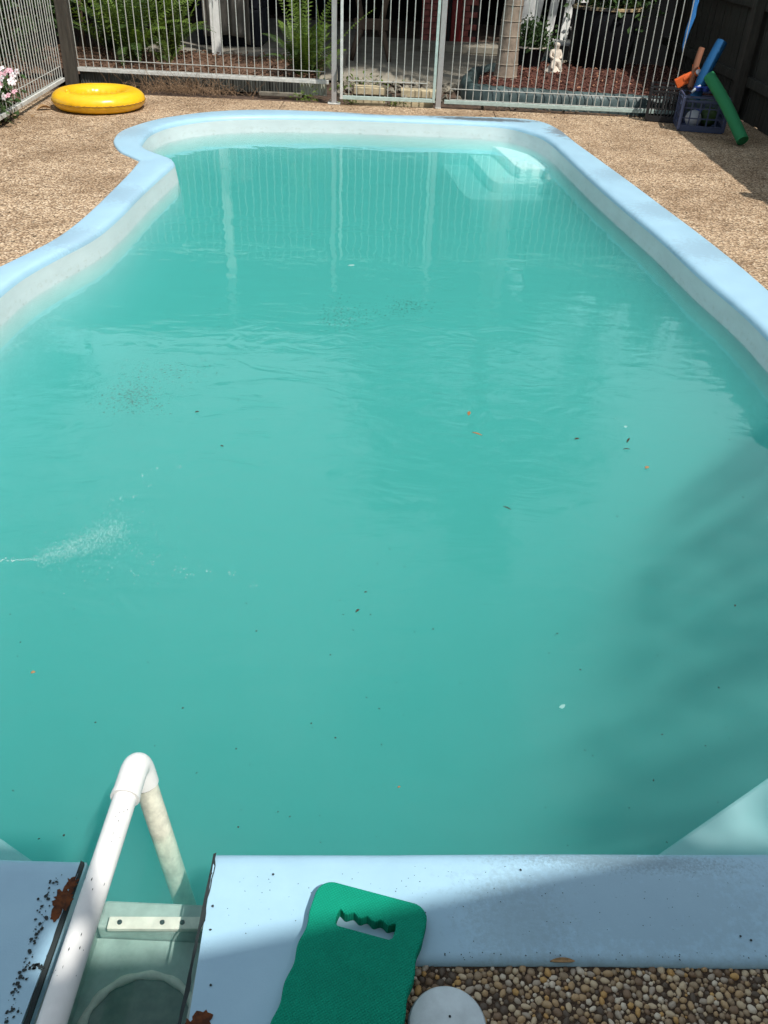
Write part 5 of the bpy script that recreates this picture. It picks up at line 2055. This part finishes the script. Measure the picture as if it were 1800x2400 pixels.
for pp, r_0, lab in (((1318, 1656), .011, 'pale translucent scrap of scum floating low on the right half of the pool'), ((1466, 1000), .012, 'pale shred floating just above the dark leaf stalk'), ((824, 622), .03, 'pale scrap floating in the fence reflection at the far end')):
    mb = MB()
    p = G(*pp, WZ)
    splat(mb, 0, 0, r_0, 0.0, r_0 * 99, 16, .6, .5)
    o = mb.build('floating_scum', 'scum', None, recalc=False)
    o.location = (p.x, p.y, WZ + .0007)
    tag(o, lab, 'scum', 'debris floating on the pool')
random.seed(71)
mb = MB()
for (px, py, sx_, sy_, n_) in ((310, 930, 40, 22, 520), (800, 742, 26, 16, 300), (962, 716, 24, 9, 260), (395, 870, 60, 14, 200), (870, 740, 60, 20, 150)):
    for k in range(n_):
        z = WZ - random.uniform(.08, .30)
        p = G(px + random.gauss(0, sx_), py + random.gauss(0, sy_), z)
        splat(mb, p.x, p.y, random.uniform(.003, .007), z, random.random() * 9, 6, random.uniform(.4, 1), random.uniform(0, 3))
o = mb.build('algae_wisps', 'algae', None, recalc=False)
tag(o, 'dark smudges of algae suspended in the cloudy water', 'algae', kind='stuff')
_ico = bmesh.new()
bmesh.ops.create_icosphere(_ico, subdivisions=1, radius=1.0)
_ico.verts.index_update()
ICO_V = [v.co.copy() for v in _ico.verts]
ICO_F = [tuple(v.index for v in f.verts) for f in _ico.faces]
_ico.free()
bub = MB()


def addbub(px, py, r, dz=0.0):
    p = G(px, py, WZ + dz)
    bub.add([p + v * (r * .55) for v in ICO_V], ICO_F)


for k in range(36):
    t = k / 36
    addbub(t * 95 + random.gauss(0, 2), 1312 + random.gauss(0, 2), random.uniform(.0015, .004))
for k in range(2400):
    t = random.random() ** .8
    addbub(90 + 200 * t + random.gauss(0, 14), 1312 - 75 * t + random.gauss(0, 9 + 10 * t), random.uniform(.0006, .0022), -random.uniform(0, .04))
for k in range(150):
    a = random.random()
    addbub(random.gauss(290, 110), random.gauss(1285, 48), random.uniform(.0008, .0028))
for cx_, cy_ in ((332, 1115), (366, 1100), (415, 1089), (262, 1170), (285, 1167), (318, 1165), (350, 1135), (315, 1345), (355, 1320), (420, 1332), (448, 1345), (490, 1345), (540, 1345), (590, 1372)):
    for k in range(6):
        addbub(cx_ + random.gauss(0, 6), cy_ + random.gauss(0, 4), random.uniform(.001, .0035))
o = obj('air_bubbles', bub.mesh('air_bubbles'), 'bubble', None, smooth=True)
tag(o, 'white air bubbles from the return jet at the left of the pool', 'bubbles', kind='stuff')

# ================================================================== UNSEEN ROOF AND WALL (added behind the viewer to cast the near shade)
def up_sun(x, y, z):
    t = z / SUN.z
    return (x + SUN.x * t, y + SUN.y * t)


ZR = 4.0
def up_px(px, py, z):
    p = G(px, py, z)
    return (p.x - SUN.x / SUN.z * z, p.y - SUN.y / SUN.z * z)


# outline of the shade on the ground, each point with the height of the roof edge above it
shade = [(-9, 1.02, ZR), (-0.60, 1.02, ZR), (-0.52, 0.90, ZR), (-0.45, 0.76, ZR), (-0.30, 0.775, ZR), (0.53, 1.00, ZR), (0.85, 1.10, ZR), (9, 1.3, ZR), (9, -6, ZR), (-9, -6, ZR)]
sun_blocker = empty('sun_blocker', (0, -4, 0))
tag(sun_blocker, 'unseen roof and wall added behind the near end of the pool to cast shade', 'house')
bm = bmesh.new()
es = []


def loop(pts):
    vs = []
    for x, y, z in pts:
        q = up_sun(x, y, z)
        vs.append(bm.verts.new((q[0], q[1] + 4, z)))
    return [bm.edges.new((a, b)) for a, b in zip(vs, vs[1:] + vs[:1])]


es += loop(shade)
# hole in the added roof passes a sliver of sun; the tree has another
tri = [up_px(1640, 1960, -.3), up_px(1762, 1835, -.3), up_px(1754, 1950, -.3)]
es += loop([(-0.575, 0.725, ZR), (-0.515, 0.725, ZR), (-0.495, 0.815, ZR), (-0.56, 0.815, ZR)])
bmesh.ops.triangle_fill(bm, edges=es, use_beauty=True)
r_ = bmesh.ops.extrude_face_region(bm, geom=bm.faces[:])
bmesh.ops.translate(bm, verts=[v for v in r_['geom'] if isinstance(v, bmesh.types.BMVert)], vec=(0, 0, -0.02))
bmesh.ops.recalc_face_normals(bm, faces=bm.faces)
me = bpy.data.meshes.new('roof')
bm.to_mesh(me)
bm.free()
obj('roof', me, 'roof_metal', sun_blocker)  # unseen roof, cut to the outline of the shade it casts
MB().box((-3.0, 1.6, 1.95), (12, 0.25, 3.9)).build('wall', 'blocker_render', sun_blocker)  # unseen wall added under that roof

# unseen tree added beyond the side fence; leaves placed to shade the right water
random.seed(61)
nt_ = empty('added_shade_tree', (5.6, -0.8, 0))
tag(nt_, 'unseen leafy tree added beyond the timber fence to shade the near right water', 'tree')
zone = [(0.56, 1.05), (0.70, 1.6), (1.20, 2.6), (2.05, 3.6), (3.2, 5.7), (4.2, 5.5), (3.6, 1.05)]
tc_ = (sum(p[0] for p in tri) / 3, sum(p[1] for p in tri) / 3)
gap_ = [(tc_[0] + (p[0] - tc_[0]) * 1.7, tc_[1] + (p[1] - tc_[1]) * 1.7) for p in tri]
mb = MB()
cnt = 0
while cnt < 3600:
    x, y = random.uniform(.5, 4.3), random.uniform(1.0, 5.8)
    if not inside(x, y, zone) or inside(x, y, gap_):
        continue
    cnt += 1
    z = random.uniform(6.0, 8.0)
    q = up_sun(x, y, z)
    c = Vector((q[0] - 5.6, q[1] + .8, z))
    d = Vector((random.gauss(0, 1), random.gauss(0, 1), random.gauss(0, .35))).normalized()
    e_ = d.cross(Vector((random.gauss(0, .3), random.gauss(0, .3), 1))).normalized()
    L = random.uniform(.07, .13)
    k0 = len(mb.v)
    mb.v += [tuple(c - d * L * .5), tuple(c + e_ * L * .28), tuple(c + d * L * .5), tuple(c - e_ * L * .28)]
    mb.f.append((k0, k0 + 1, k0 + 2, k0 + 3))
mb.build('crown', 'tree_leaf', nt_, recalc=False)
tr_ = MB().tube([(0, 0, 0), (.1, 0, 2.2), (0, .1, 4.5), (-.5, .1, 6.6)], [.22, .19, .15, .06], 10).build('trunk', 'stem', nt_, smooth=True)
lm = MB()
for a in ((-1.6, -.6, 6.8), (-.6, .6, 7.0), (.2, 1.8, 7.2), (-1.0, -1.2, 7.2), (.1, -.3, 7.0)):
    lm.tube([(0, .1, 4.6), (a[0] * .5, a[1] * .5, 6.2), a], [.07, .045, .015], 6)
lm.build('limbs', 'stem', tr_)
